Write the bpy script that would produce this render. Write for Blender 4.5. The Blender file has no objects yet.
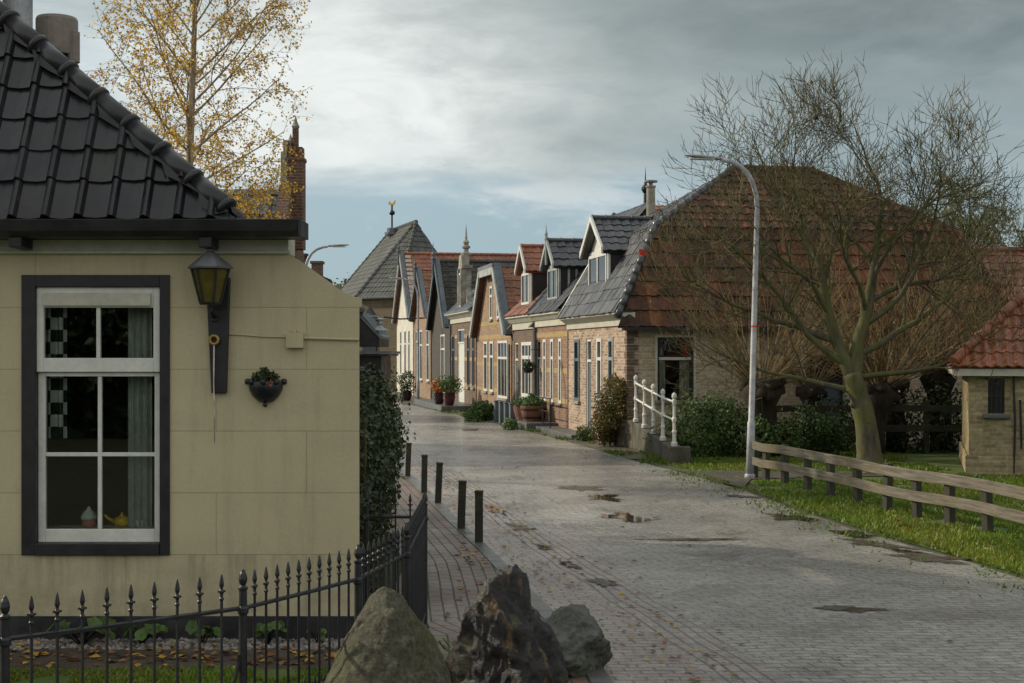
import bpy, bmesh, math, random
from mathutils import Vector, Matrix, noise

SC = bpy.context.scene
COL = SC.collection
R = math.radians
F = 1422.0          # focal length in pixels of the photograph
HZ = 354.0          # horizon row
EYE = 2.0           # eye height

def at(px, py, Y):
    """A point of the place seen at (px,py), standing Y metres ahead of the eye."""
    return Vector(((px - 512) / F * Y, Y, EYE - (py - HZ) / F * Y))

# ------------------------------------------------------------------ materials
class NT:
    def __init__(s, name):
        s.m = bpy.data.materials.new(name); s.m.use_nodes = True
        s.t = s.m.node_tree; s.n = s.t.nodes; s.l = s.t.links
        s.b = s.n['Principled BSDF']; s.out = s.n['Material Output']
        s._tc = None
    def new(s, typ, **kw):
        nd = s.n.new(typ)
        for k, v in kw.items(): setattr(nd, k, v)
        return nd
    def tc(s, o='Object'):
        if s._tc is None: s._tc = s.new('ShaderNodeTexCoord')
        return s._tc.outputs[o]
    def set(s, sock, v):
        if isinstance(v, bpy.types.NodeSocket): s.l.new(v, sock)
        else:
            if isinstance(v, (tuple, list)) and len(v) == 3 and sock.type == 'RGBA': v = (*v, 1)
            sock.default_value = v
    def noise(s, scale, detail=4, rough=.55, vec=None, dist=0):
        nd = s.new('ShaderNodeTexNoise'); nd.inputs['Scale'].default_value = scale
        nd.inputs['Detail'].default_value = detail; nd.inputs['Roughness'].default_value = rough
        nd.inputs['Distortion'].default_value = dist
        s.l.new(vec if vec is not None else s.tc(), nd.inputs['Vector'])
        return nd.outputs['Fac']
    def ramp(s, fac, a=.35, b=.65, lo=0.0, hi=1.0):
        nd = s.new('ShaderNodeMapRange'); nd.inputs['From Min'].default_value = a; nd.inputs['From Max'].default_value = b
        nd.inputs['To Min'].default_value = lo; nd.inputs['To Max'].default_value = hi
        s.l.new(fac, nd.inputs['Value']); return nd.outputs['Result']
    def mix(s, fac, a, b, mode='MIX'):
        nd = s.new('ShaderNodeMix', data_type='RGBA', blend_type=mode)
        s.set(nd.inputs[0], fac); s.set(nd.inputs[6], a); s.set(nd.inputs[7], b)
        return nd.outputs[2]
    def math(s, op, a, b=0.0, clamp=False):
        nd = s.new('ShaderNodeMath', operation=op, use_clamp=clamp)
        s.set(nd.inputs[0], a); s.set(nd.inputs[1], b); return nd.outputs[0]
    def vmul(s, vec, v):
        nd = s.new('ShaderNodeVectorMath', operation='MULTIPLY'); s.l.new(vec, nd.inputs[0]); nd.inputs[1].default_value = v
        return nd.outputs[0]
    def bump(s, h, strength=.3, dist=.02, normal=None):
        nd = s.new('ShaderNodeBump'); nd.inputs['Strength'].default_value = strength; nd.inputs['Distance'].default_value = dist
        s.l.new(h, nd.inputs['Height'])
        if normal is not None: s.l.new(normal, nd.inputs['Normal'])
        return nd.outputs[0]
    def attr(s, name='tint'):
        nd = s.new('ShaderNodeAttribute'); nd.attribute_name = name; return nd.outputs['Color']
    def fin(s, base=None, rough=None, normal=None, spec=None, metal=None):
        if base is not None: s.set(s.b.inputs['Base Color'], base)
        if rough is not None: s.set(s.b.inputs['Roughness'], rough)
        if normal is not None: s.l.new(normal, s.b.inputs['Normal'])
        if spec is not None: s.b.inputs['Specular IOR Level'].default_value = spec
        if metal is not None: s.b.inputs['Metallic'].default_value = metal
        return s.m

def M(name, base, rough=.6, var=None, scale=3., bump=.0, bscale=40., spec=.4, metal=0., tint=False, lo=.38, hi=.62, grime=.25, rvar=.12):
    t = NT(name)
    c = base if var is None else t.mix(t.ramp(t.noise(scale, 5), lo, hi), base, var)
    g = t.ramp(t.noise(scale * 5.3, 6, .65), .3, .7, 1 - grime, 1 + grime * .4)
    c = t.mul(c, g)
    if tint: c = t.mix(1.0, c, t.attr(), 'MULTIPLY')
    r = t.ramp(t.noise(scale * 2.1, 3), .3, .7, max(.03, rough - rvar), min(1, rough + rvar))
    n = t.bump(t.noise(bscale, 5, .6), bump, .01) if bump else None
    return t.fin(c, r, n, spec, metal)

def _mul(s, c, g):
    cmb = s.new('ShaderNodeCombineColor')
    for i in range(3): s.l.new(g, cmb.inputs[i])
    return s.mix(1.0, c, cmb.outputs[0], 'MULTIPLY')
NT.mul = _mul

def wallvec(t, rot90=False):
    """(x+y, z) of the object: runs round the walls of an upright box."""
    sp = t.new('ShaderNodeSeparateXYZ'); t.l.new(t.tc(), sp.inputs[0])
    a = t.math('ADD', sp.outputs[0], sp.outputs[1])
    cb = t.new('ShaderNodeCombineXYZ'); t.l.new(a, cb.inputs[0]); t.l.new(sp.outputs[2], cb.inputs[1])
    return cb.outputs[0], sp

def brick_tex(t, vec, bw, bh, ms, c1=(1, 1, 1), c2=(0, 0, 0), mort=(.5, .5, .5), offset=.5, smooth=.1):
    b = t.new('ShaderNodeTexBrick'); b.offset = offset
    t.l.new(vec, b.inputs['Vector'])
    for k, v in (('Scale', 1.), ('Brick Width', bw), ('Row Height', bh), ('Mortar Size', ms), ('Mortar Smooth', smooth), ('Bias', 0.)):
        b.inputs[k].default_value = v
    t.set(b.inputs['Color1'], c1); t.set(b.inputs['Color2'], c2); t.set(b.inputs['Mortar'], mort)
    return b

def MBrick(name, c1, c2, mort, bw=.22, bh=.065, ms=.009, rough=.85, stain=(.06, .055, .04), stain_amt=.35, bump=.6):
    t = NT(name)
    vec, sp = wallvec(t)
    b = brick_tex(t, vec, bw, bh, ms, c1, c2, mort)
    c = t.mix(t.ramp(t.noise(1.1, 6, .6), .45, .75, 0, stain_amt), b.outputs['Color'], stain)
    c = t.mul(c, t.ramp(t.noise(14, 4), .3, .7, .7, 1.15))
    h = t.math('SUBTRACT', t.noise(60, 3), b.outputs['Fac'])
    return t.fin(c, rough, t.bump(h, bump, .01), .3)

def MPave(name, c1, c2, mort, bw, bh, ms, wet=(.18, .5), moss=None, damp=.45, bump=.7, uv='UV', offset=.5, swap=False, wob_=(.12, .16, 0)):
    """Wet clay pavers; the surface carries the road's own metre grid as UV."""
    t = NT(name)
    uvv = t.tc(uv)
    wob = t.new('ShaderNodeVectorMath', operation='MULTIPLY_ADD')
    nz = t.new('ShaderNodeTexNoise'); nz.inputs['Scale'].default_value = .9; nz.inputs['Detail'].default_value = 2; t.l.new(uvv, nz.inputs['Vector'])
    t.l.new(nz.outputs['Color'], wob.inputs[0]); wob.inputs[1].default_value = wob_; t.l.new(uvv, wob.inputs[2])
    v = wob.outputs[0]
    if swap:
        s1 = t.new('ShaderNodeSeparateXYZ'); t.l.new(v, s1.inputs[0]); s2 = t.new('ShaderNodeCombineXYZ'); t.l.new(s1.outputs[1], s2.inputs[0]); t.l.new(s1.outputs[0], s2.inputs[1]); v = s2.outputs[0]
    b = brick_tex(t, v, bw, bh, ms, c1, c2, mort, offset)
    c = b.outputs['Color']
    if moss: c = t.mix(t.ramp(t.noise(1.7, 6, .7), .52, .72, 0, .8), c, moss)
    big = t.noise(.45, 6, .62)
    c = t.mul(c, t.ramp(big, .35, .65, 1 - damp, 1.15))
    c = t.mul(c, t.ramp(t.noise(9, 5, .7), .3, .7, .65, 1.2))
    r = t.ramp(t.noise(.8, 6, .65), .35, .65, wet[0], wet[1])
    r = t.math('ADD', r, t.math('MULTIPLY', b.outputs['Fac'], .25), True)
    # trodden hollows with standing damp and silt
    hol = t.ramp(t.noise(1.1, 7, .7, t.vmul(t.tc(uv), (1, .55, 1))), .56, .68); c = t.mul(c, t.math('SUBTRACT', 1.0, t.math('MULTIPLY', hol, .38))); r = t.math('SUBTRACT', r, t.math('MULTIPLY', hol, .12), True)
    h = t.math('SUBTRACT', t.math('MULTIPLY', t.noise(13, 6, .72), 1.3), t.math('MULTIPLY', b.outputs['Fac'], .9))
    # every stone has its own tone and sits at its own small height and tilt
    k = brick_tex(t, v, bw, bh, ms, (0, 0, 0), (1, 1, 1), (.5, .5, .5), offset)
    c = t.mul(c, t.ramp(k.outputs['Color'], 0, 1, .78, 1.15))
    h = t.math('ADD', h, t.math('MULTIPLY', k.outputs['Color'], .4))
    return t.fin(c, r, t.bump(h, bump, .012), .5)

def MTile(name, base, alt=None, rough=.35, moss=None, moss_amt=.6, spec=.5, scale=.8, grime=.35):
    t = NT(name)
    c = base if alt is None else t.mix(t.ramp(t.noise(scale, 6, .65), .4, .62), base, alt)
    c = t.mix(1.0, c, t.attr(), 'MULTIPLY')
    c = t.mul(c, t.ramp(t.noise(11, 5, .7), .3, .72, 1 - grime, 1.15))
    r = t.ramp(t.noise(2.3, 4), .3, .7, rough - .12, rough + .15)
    if moss:
        m = t.ramp(t.noise(2.6, 7, .72), .55, .68, 0, moss_amt)
        c = t.mix(m, c, moss); r = t.math('ADD', r, t.math('MULTIPLY', m, .4), True)
    return t.fin(c, r, t.bump(t.noise(35, 4, .6), .15, .01), spec)

def MLeaf(name, base, rough=.5, trans=.3, spec=.35):
    t = NT(name)
    c = t.mix(1.0, base, t.attr(), 'MULTIPLY')
    t.fin(c, rough, None, spec)
    tr = t.new('ShaderNodeBsdfTranslucent'); t.l.new(c, tr.inputs['Color'])
    mx = t.new('ShaderNodeMixShader'); mx.inputs[0].default_value = trans
    t.l.new(t.b.outputs[0], mx.inputs[1]); t.l.new(tr.outputs[0], mx.inputs[2]); t.l.new(mx.outputs[0], t.out.inputs[0])
    return t.m

def MBark(name, c1, c2, moss=None, scale=6):
    t = NT(name)
    v = t.vmul(t.tc(), (1, 1, .3))
    c = t.mix(t.ramp(t.noise(scale, 6, .7, v), .35, .65), c1, c2)
    if moss: c = t.mix(t.ramp(t.noise(2.2, 5, .6), .38, .6, 0, .85), c, moss)
    return t.fin(c, .85, t.bump(t.noise(scale * 6, 5, .7, v), .6, .015), .2)

def MGlass(name, tint=(.9, .95, .93)):
    t = NT(name)
    g = t.new('ShaderNodeBsdfGlossy'); g.inputs['Roughness'].default_value = .015; g.inputs['Color'].default_value = (.9, .9, .9, 1)
    tr = t.new('ShaderNodeBsdfTransparent'); tr.inputs['Color'].default_value = (*tint, 1)
    fr = t.new('ShaderNodeFresnel'); fr.inputs['IOR'].default_value = 1.6
    mx = t.new('ShaderNodeMixShader')
    t.l.new(fr.outputs[0], mx.inputs[0]); t.l.new(tr.outputs[0], mx.inputs[1]); t.l.new(g.outputs[0], mx.inputs[2])
    t.l.new(mx.outputs[0], t.out.inputs[0]); return t.m

def render_wall():
    """Khaki stucco scored into large blocks, with damp streaks."""
    t = NT('stucco')
    vec, sp = wallvec(t)
    b = brick_tex(t, vec, 1.27, .4346, .004, (.475, .415, .265), (.46, .402, .257), (.37, .315, .19), .5, .3)
    off = b.inputs['Vector']
    add = t.new('ShaderNodeVectorMath', operation='ADD'); t.l.new(vec, add.inputs[0]); add.inputs[1].default_value = (.35, -.153 + .4346 * 2, 0)
    t.l.new(add.outputs[0], off)
    c = t.mul(b.outputs['Color'], t.ramp(t.noise(.8, 6, .65), .3, .7, .86, 1.07))
    st = t.noise(3.2, 7, .72, t.vmul(t.tc(), (2.6, 2.6, .22)))
    c = t.mul(c, t.ramp(st, .50, .78, 1.0, .80))
    c = t.mix(t.ramp(t.noise(1.7, 7, .7), .56, .72, 0, .35), c, (.29, .265, .19))
    # splash dirt along the foot of the wall, rain runs below the sash window
    low = t.math('MULTIPLY', t.ramp(sp.outputs[2], .15, .75, 1, 0), t.ramp(t.noise(4, 7, .75), .38, .62)); c = t.mix(t.math('MULTIPLY', low, .55), c, (.17, .165, .11))
    wn = t.math('MULTIPLY', t.ramp(sp.outputs[2], .18, .58, 0, 1), t.ramp(sp.outputs[2], .58, .60, 1, 0)); wn = t.math('MULTIPLY', wn, t.ramp(t.noise(7, 5, .7, t.vmul(t.tc(), (1.6, 1.6, .1))), .47, .62)); c = t.mix(t.math('MULTIPLY', wn, .5), c, (.20, .18, .115))
    c = t.mul(c, t.ramp(t.noise(48, 4, .7), .3, .7, .93, 1.05))
    h = t.math('SUBTRACT', t.math('MULTIPLY', t.noise(90, 4), .25), b.outputs['Fac'])
    return t.fin(c, .82, t.bump(h, .5, .006), .25)

MT = {}
def mats():
    m = MT
    m['stucco'] = render_wall()
    m['black'] = M('black_paint', (.012, .013, .014), .45, (.02, .02, .021), 6, .1)
    m['iron'] = M('iron_paint', (.010, .012, .015), .38, (.022, .022, .024), 12, .2, 120)
    m['white'] = M('white_paint', (.62, .62, .57), .45, (.54, .54, .49), 5, .05, grime=.12)
    m['cream'] = M('cream_paint', (.50, .49, .40), .5, (.42, .41, .33), 4, .05, grime=.15)
    m['gutter'] = M('bitumen_gutter', (.010, .010, .011), .5, (.022, .022, .022), 4, .15)
    m['greywhite'] = M('weathered_board', (.36, .38, .37), .6, (.24, .26, .26), 3, .1)
    m['bluegrey'] = M('bluegrey_board', (.10, .13, .15), .6, (.07, .09, .105), 3, .15)
    m['plinth'] = M('black_plinth', (.014, .014, .016), .5, (.03, .03, .03), 5, .2)
    m['steel'] = M('galvanised_steel', (.36, .37, .38), .5, (.28, .29, .30), 5, .1, metal=.35)
    m['lamppole'] = M('lamp_paint', (.38, .39, .40), .5, (.27, .275, .285), 7, .1)
    m['lamphead'] = M('lamp_housing', (.30, .31, .31), .55, (.2, .2, .2), 6, .1)
    m['tan'] = M('terracotta_pipe', (.27, .235, .195), .55, (.2, .17, .14), 4, .15)
    m['stone'] = M('pale_stone', (.34, .32, .26), .8, (.16, .16, .13), 3, .4)
    m['bluestone'] = M('blue_stone', (.075, .08, .085), .45, (.12, .125, .12), 3, .3)
    m['concrete'] = M('mossy_concrete', (.105, .095, .072), .85, (.055, .055, .036), 2.5, .6)
    m['kerb'] = M('kerb_concrete', (.13, .13, .125), .42, (.085, .087, .08), 2, .4)
    t = NT('grey_wood'); v = t.vmul(t.tc(), (1, 1, 16)); c = t.mix(t.ramp(t.noise(2.2, 7, .7, v), .36, .64), (.185, .165, .13), (.075, .068, .052)); c = t.mix(t.ramp(t.noise(1.3, 6, .7), .5, .66, 0, .7), c, (.15, .12, .06)); c = t.mix(t.ramp(t.noise(2.6, 6, .7), .56, .68, 0, .6), c, (.075, .085, .04))
    t.fin(c, .8, t.bump(t.noise(5, 7, .75, v), .7, .012), .25); m['wood'] = t.m
    m['woodpost'] = M('dark_post_wood', (.026, .023, .018), .8, (.04, .043, .02), 5, .5, 60)
    m['barrel'] = M('barrel_wood', (.20, .085, .05), .6, (.13, .055, .035), 6, .3)
    m['pot'] = M('glazed_pot', (.03, .02, .025), .25, (.05, .02, .02), 5, .1)
    m['redpot'] = M('red_glazed_pot', (.10, .03, .025), .25, (.06, .02, .02), 5, .1)
    m['soil'] = M('soil', (.045, .032, .022), .9, (.075, .058, .04), 3, .9)
    m['ground'] = M('earth_and_grass', (.045, .06, .018), .95, (.05, .045, .025), .6, .8, 25)
    m['turf'] = M('turf', (.05, .085, .014), .9, (.075, .11, .018), .9, .8, 60)
    m['darkroom'] = M('dark_room', (.02, .019, .018), .9)
    m['glass'] = MGlass('window_glass')
    m['farglass'] = M('dark_glass', (.012, .014, .016), .06, None, 2, .03, 6, spec=.7, rvar=.03)
    m['yellowglass'] = M('yellow_glass', (.11, .088, .013), .2, (.07, .056, .010), 8, .2, spec=.5)
    m['curtain'] = M('white_curtain', (.55, .54, .48), .8, (.45, .44, .4), 3)
    m['yellow'] = M('yellow_ceramic', (.75, .45, .01), .25)
    m['pink'] = M('pink_ceramic', (.5, .16, .15), .4)
    m['red'] = M('red_cloth', (.55, .05, .015), .6)
    m['gold'] = M('gilt', (.8, .45, .05), .35, metal=.6)
    m['brass'] = M('old_brass', (.35, .22, .07), .4, metal=.5)
    m['string'] = M('white_string', (.55, .5, .45), .8, (.35, .3, .26), 12)
    m['lead'] = M('lead', (.10, .11, .115), .45, (.15, .155, .16), 3, .2)
    # bricks
    m['brick_pink'] = MBrick('pale_pink_brick', (.50, .36, .26), (.20, .13, .10), (.42, .36, .28), ms=.011)
    m['brick_buff'] = MBrick('buff_brick', (.50, .41, .29), (.33, .25, .165), (.44, .39, .29), stain=(.16, .15, .09))
    m['brick_red'] = MBrick('red_brown_brick', (.30, .17, .11), (.18, .095, .06), (.26, .21, .16))
    m['brick_orange'] = MBrick('orange_brick', (.36, .245, .165), (.24, .155, .10), (.27, .2, .14))
    m['brick_brown'] = MBrick('brown_brick', (.17, .11, .075), (.11, .07, .05), (.19, .16, .12))
    m['brick_dark'] = MBrick('dark_brick', (.075, .062, .052), (.045, .04, .036), (.10, .09, .08))
    m['brick_church'] = MBrick('church_brick', (.16, .125, .075), (.10, .08, .05), (.15, .13, .09))
    m['brick_yellow'] = MBrick('yellow_brick', (.42, .29, .11), (.34, .23, .09), (.34, .28, .18), stain_amt=.15)
    m['brick_shed'] = MBrick('shed_brick', (.38, .31, .17), (.20, .15, .075), (.30, .26, .17), stain=(.10, .095, .03), stain_amt=.6)
    m['brick_tower'] = MBrick('pinnacle_brick', (.16, .075, .05), (.10, .05, .036), (.2, .16, .12))
    m['limewash'] = M('limewash', (.60, .58, .50), .8, (.48, .46, .38), 2, .3)
    # roof tiles
    m['tile_black'] = MTile('glazed_black_tile', (.020, .021, .024), (.012, .012, .014), .34, (.045, .052, .028), .5, .45)
    m['tile_grey'] = MTile('grey_tile', (.05, .055, .062), (.035, .038, .043), .33, (.07, .075, .05), .3)
    m['tile_slate'] = MTile('blue_slate', (.085, .10, .12), (.06, .07, .085), .33, (.07, .075, .05), .25)
    m['tile_red'] = MTile('red_tile', (.27, .092, .042), (.16, .06, .034), .45, (.11, .05, .03), .4)
    m['tile_red_old'] = MTile('old_red_tile', (.145, .060, .028), (.05, .032, .021), .65, (.032, .03, .014), .9, spec=.2, grime=.55, scale=1.3)
    m['tile_mossy'] = MTile('mossy_dark_tile', (.045, .045, .035), (.03, .032, .028), .6, (.08, .085, .025), .75, spec=.3)
    m['tile_church'] = MTile('church_tile', (.066, .071, .062), (.04, .045, .04), .5, (.13, .12, .035), .6, spec=.4)
    m['tile_barn'] = MTile('barn_tile', (.17, .07, .045), (.10, .05, .034), .6, (.05, .045, .025), .5, spec=.3)
    # greenery
    m['bark_main'] = MBark('mossy_bark', (.12, .105, .075), (.04, .036, .026), (.095, .10, .03), None and 1 or 9)
    m['bark_twig'] = MBark('twig_bark', (.085, .068, .046), (.055, .045, .033), (.11, .11, .04), 10)
    m['bark_birch'] = MBark('birch_bark', (.42, .36, .27), (.16, .115, .075), None, 9)
    m['bark_dark'] = MBark('willow_bark', (.022, .018, .014), (.04, .033, .025), None, 7)
    m['shoot'] = MBark('willow_shoot', (.17, .12, .055), (.10, .07, .035), None, 4)
    m['leaf_birch'] = MLeaf('birch_leaf', (.60, .40, .075), .5, .4)
    m['leaf_ivy'] = MLeaf('ivy_leaf', (.030, .047, .015), .42, .12, .35)
    m['leaf_green'] = MLeaf('green_leaf', (.06, .11, .025), .5, .25)
    m['leaf_dark'] = MLeaf('bramble_leaf', (.035, .06, .018), .5, .2)
    m['leaf_willow'] = MLeaf('willow_leaf', (.17, .19, .095), .5, .3)
    m['leaf_autumn'] = MLeaf('autumn_leaf', (.12, .11, .03), .5, .3)
    m['leaf_fallen'] = MLeaf('fallen_leaf', (.21, .115, .035), .6, .1)
    m['flower'] = MLeaf('flower', (.5, .10, .04), .5, .2)
    m['grass'] = MLeaf('grass_blade', (.105, .17, .018), .5, .3)
    m['gravel'] = M('white_gravel', (.30, .28, .26), .8, (.16, .15, .14), 20, .2, tint=True)
    # paving
    m['road'] = MPave('street_pavers', (.40, .385, .36), (.31, .30, .28), (.15, .145, .125), .20, .095, .009, (.06, .30), (.20, .205, .14), .34, .8, wob_=(.22, .3, 0))
    m['band'] = MPave('gutter_pavers', (.38, .34, .31), (.29, .26, .235), (.12, .11, .10), .09, .21, .010, (.08, .36), None, .4, .6, offset=0)
    m['shoulder'] = MPave('shoulder_pavers', (.38, .32, .285), (.28, .24, .215), (.13, .115, .10), .20, .09, .008, (.08, .36), None, .42, .65, wob_=(.2, .25, 0))
    m['pavement'] = MPave('pavement_pavers', (.19, .12, .085), (.13, .088, .064), (.05, .046, .03), .21, .105, .008, (.32, .6), (.08, .085, .04), .35, .8, swap=True, wob_=(.02, .02, 0))
    m['footpath'] = MPave('house_front_pavers', (.17, .135, .10), (.10, .085, .068), (.05, .055, .03), .21, .08, .012, (.3, .6), (.06, .075, .022), .4, .9)
    def soft(t):
        at_ = t.attr(); k = t.math('ADD', at_, t.math('MULTIPLY', t.math('SUBTRACT', t.noise(9, 6, .7), .5), .9)); tr = t.new('ShaderNodeBsdfTransparent'); mx = t.new('ShaderNodeMixShader')
        t.l.new(t.ramp(k, .34, .52), mx.inputs[0]); t.l.new(tr.outputs[0], mx.inputs[1]); t.l.new(t.b.outputs[0], mx.inputs[2]); t.l.new(mx.outputs[0], t.out.inputs[0]); return t.m
    t = NT('puddle_water'); t.fin((.014, .012, .010), .03, t.bump(t.noise(7, 2), .03, .01), .6); m['water'] = soft(t)
    t = NT('wet_dirt'); t.fin(t.mix(t.noise(9, 6), (.02, .016, .011), (.085, .068, .05)), t.ramp(t.noise(5, 5, .7), .42, .6, .08, .6), t.bump(t.noise(34, 5), .5, .008), .4); m['dirt'] = soft(t)
    # boulders
    t = NT('boulder_green'); c = t.mix(t.ramp(t.noise(5, 8, .7), .38, .66), (.055, .053, .03), (.095, .09, .06)); c = t.mix(t.ramp(t.noise(14, 6, .7), .52, .62, 0, .8), c, (.17, .16, .115)); c = t.mul(c, t.ramp(t.noise(40, 5, .75), .32, .68, .5, 1.45)); c = t.mix(t.ramp(t.noise(3, 5), .5, .65, 0, .6), c, (.085, .095, .03))
    t.fin(c, .75, t.bump(t.noise(38, 7, .72), 1.0, .03), .3); m['rock_green'] = t.m
    t = NT('boulder_dark'); v = t.vmul(t.tc(), (2.4, 2.4, .7)); c = t.mix(t.ramp(t.noise(3.4, 8, .7, v), .55, .64), (.008, .007, .006), (.12, .065, .018)); c = t.mix(t.ramp(t.noise(7, 6), .56, .68, 0, .8), c, (.10, .095, .05))
    t.fin(c, t.ramp(t.noise(5, 3), .3, .7, .25, .6), t.bump(t.noise(18, 8, .72), .9, .03), .5); m['rock_dark'] = t.m
    t = NT('boulder_grey'); c = t.mix(t.ramp(t.noise(6, 8, .7), .4, .62), (.055, .058, .048), (.125, .13, .11)); c = t.mix(t.ramp(t.noise(3, 6), .55, .68, 0, .7), c, (.05, .065, .022))
    t.fin(c, .7, t.bump(t.noise(22, 8, .7), .9, .03), .3); m['rock_grey'] = t.m
mats()

# ------------------------------------------------------------------ mesh builder
class MB:
    def __init__(s): s.v = []; s.f = []; s.t = []; s.uv = None
    def add(s, verts, faces, tint=None):
        o = len(s.v); s.v += [tuple(p) for p in verts]
        for fc in faces: s.f.append(tuple(i + o for i in fc)); s.t.append(tint)
        return s
    def box(s, x0, x1, y0, y1, z0, z1, tint=None):
        if x0 > x1: x0, x1 = x1, x0
        if y0 > y1: y0, y1 = y1, y0
        v = [(x0, y0, z0), (x1, y0, z0), (x1, y1, z0), (x0, y1, z0), (x0, y0, z1), (x1, y0, z1), (x1, y1, z1), (x0, y1, z1)]
        return s.add(v, [(0, 3, 2, 1), (4, 5, 6, 7), (0, 1, 5, 4), (1, 2, 6, 5), (2, 3, 7, 6), (3, 0, 4, 7)], tint)
    def mbox(s, mp, s0, s1, d0, d1, z0, z1):
        """box in wall terms (along, depth, up) put through a map"""
        q = [(a, d, z) for z in (z0, z1) for a, d in ((s0, d0), (s1, d0), (s1, d1), (s0, d1))]
        return s.add([mp(*p) for p in q], [(0, 3, 2, 1), (4, 5, 6, 7), (0, 1, 5, 4), (1, 2, 6, 5), (2, 3, 7, 6), (3, 0, 4, 7)])
    def prism(s, pts, off):
        """polygon (3d points) swept by the vector off"""
        n = len(pts); P = [Vector(p) for p in pts]; o = Vector(off)
        fs = [tuple(range(n - 1, -1, -1)), tuple(range(n, 2 * n))] + [(i, (i + 1) % n, n + (i + 1) % n, n + i) for i in range(n)]
        return s.add(P + [p + o for p in P], fs)
    def tube(s, pts, rad, sides=8, cap=True, tint=None):
        P = [Vector(p) for p in pts]; n = len(P)
        if not isinstance(rad, (list, tuple)): rad = [rad] * n
        vs = []; ref = None
        for i, p in enumerate(P):
            d = (P[min(i + 1, n - 1)] - P[max(i - 1, 0)])
            if d.length < 1e-9: d = Vector((0, 0, 1))
            d.normalize()
            if ref is None:
                ref = d.orthogonal().normalized()
            else:
                ref = ref - d * ref.dot(d)
                ref = ref.normalized() if ref.length > 1e-6 else d.orthogonal().normalized()
            b = d.cross(ref)
            for k in range(sides):
                a = 2 * math.pi * k / sides
                vs.append(p + (ref * math.cos(a) + b * math.sin(a)) * rad[i])
        fs = [(i * sides + k, i * sides + (k + 1) % sides, (i + 1) * sides + (k + 1) % sides, (i + 1) * sides + k) for i in range(n - 1) for k in range(sides)]
        if cap and sides > 2: fs += [tuple(range(sides - 1, -1, -1)), tuple((n - 1) * sides + k for k in range(sides))]
        return s.add(vs, fs, tint)
    def lathe(s, prof, sides=16, c=(0, 0, 0)):
        vs = []; c = Vector(c); n = len(prof)
        for r, z in prof:
            for k in range(sides):
                a = 2 * math.pi * (k + .5) / sides
                vs.append(c + Vector((r * math.cos(a), r * math.sin(a), z)))
        fs = [(i * sides + k, i * sides + (k + 1) % sides, (i + 1) * sides + (k + 1) % sides, (i + 1) * sides + k) for i in range(n - 1) for k in range(sides)]
        fs += [tuple(range(sides - 1, -1, -1)), tuple((n - 1) * sides + k for k in range(sides))]
        return s.add(vs, fs)
    def join(s, o):
        k = len(s.v); s.v += o.v; s.f += [tuple(i + k for i in f) for f in o.f]; s.t += o.t
        return s
    def build(s, name, mat, parent=None, smooth=False, bevel=0, loc=None, fix=True):
        me = bpy.data.meshes.new(name); me.from_pydata(s.v, [], s.f)
        if any(t is not None for t in s.t):
            a = me.attributes.new('tint', 'FLOAT_COLOR', 'FACE'); buf = []
            for t in s.t: buf += [1, 1, 1, 1] if t is None else [t[0], t[1], t[2], 1]
            a.data.foreach_set('color', buf)
        if s.uv:
            u = me.uv_layers.new(name='UVMap'); buf = []
            for f in s.f:
                for i in f: buf += s.uv[i]
            u.data.foreach_set('uv', buf)
        if fix:
            bm = bmesh.new(); bm.from_mesh(me); bmesh.ops.recalc_face_normals(bm, faces=bm.faces); bm.to_mesh(me); bm.free()
        if smooth: me.polygons.foreach_set('use_smooth', [True] * len(me.polygons))
        me.materials.append(MT[mat])
        o = bpy.data.objects.new(name, me); COL.objects.link(o)
        if parent is not None: o.parent = parent
        if loc is not None: o.location = loc
        if bevel:
            b = o.modifiers.new('bevel', 'BEVEL'); b.width = bevel; b.segments = 2; b.limit_method = 'ANGLE'
        return o

def thing(name, label, cat, loc=(0, 0, 0), rotz=0, group=None):
    o = bpy.data.objects.new(name, None); COL.objects.link(o); o.empty_display_size = .2
    o.location = loc; o.rotation_euler = (0, 0, rotz)
    return tag(o, label, cat, group)
def tag(o, label, cat, group=None):
    o['label'] = label; o['category'] = cat
    if group: o['group'] = group
    return o
def struct(o): o['kind'] = 'structure'; return o
def stuff(o, label=None, cat=None):
    o['kind'] = 'stuff'
    if label: o['label'] = label
    if cat: o['category'] = cat
    return o

def copy_thing(root, loc, rotz, label):
    r = root.copy(); COL.objects.link(r); r.location = loc; r.rotation_euler = (0, 0, rotz); r['label'] = label
    for ch in list(root.children):
        c = ch.copy(); COL.objects.link(c); c.parent = r
        for g in ch.children:
            d = g.copy(); COL.objects.link(d); d.parent = c
    return r

front = lambda s, d, z: (d, s, z)      # facade on x = 0 facing -x ; s runs along y
side = lambda s, d, z: (s, d, z)       # wall on y = 0 facing -y ; s runs along x

def wall_open(mb, mp, s0, s1, z0, z1, th, ops):
    """wall slab with rectangular openings (a,b,c,d) = along a..b, up c..d"""
    br = sorted({s0, s1, *[o[0] for o in ops], *[o[1] for o in ops]})
    br = [b for b in br if s0 <= b <= s1]
    for a, b in zip(br, br[1:]):
        m = (a + b) / 2; hs = sorted([(o[2], o[3]) for o in ops if o[0] < m < o[1]]); z = z0
        for c, d in hs:
            if c > z: mb.mbox(mp, a, b, 0, th, z, c)
            z = max(z, d)
        if z < z1: mb.mbox(mp, a, b, 0, th, z, z1)

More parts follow.
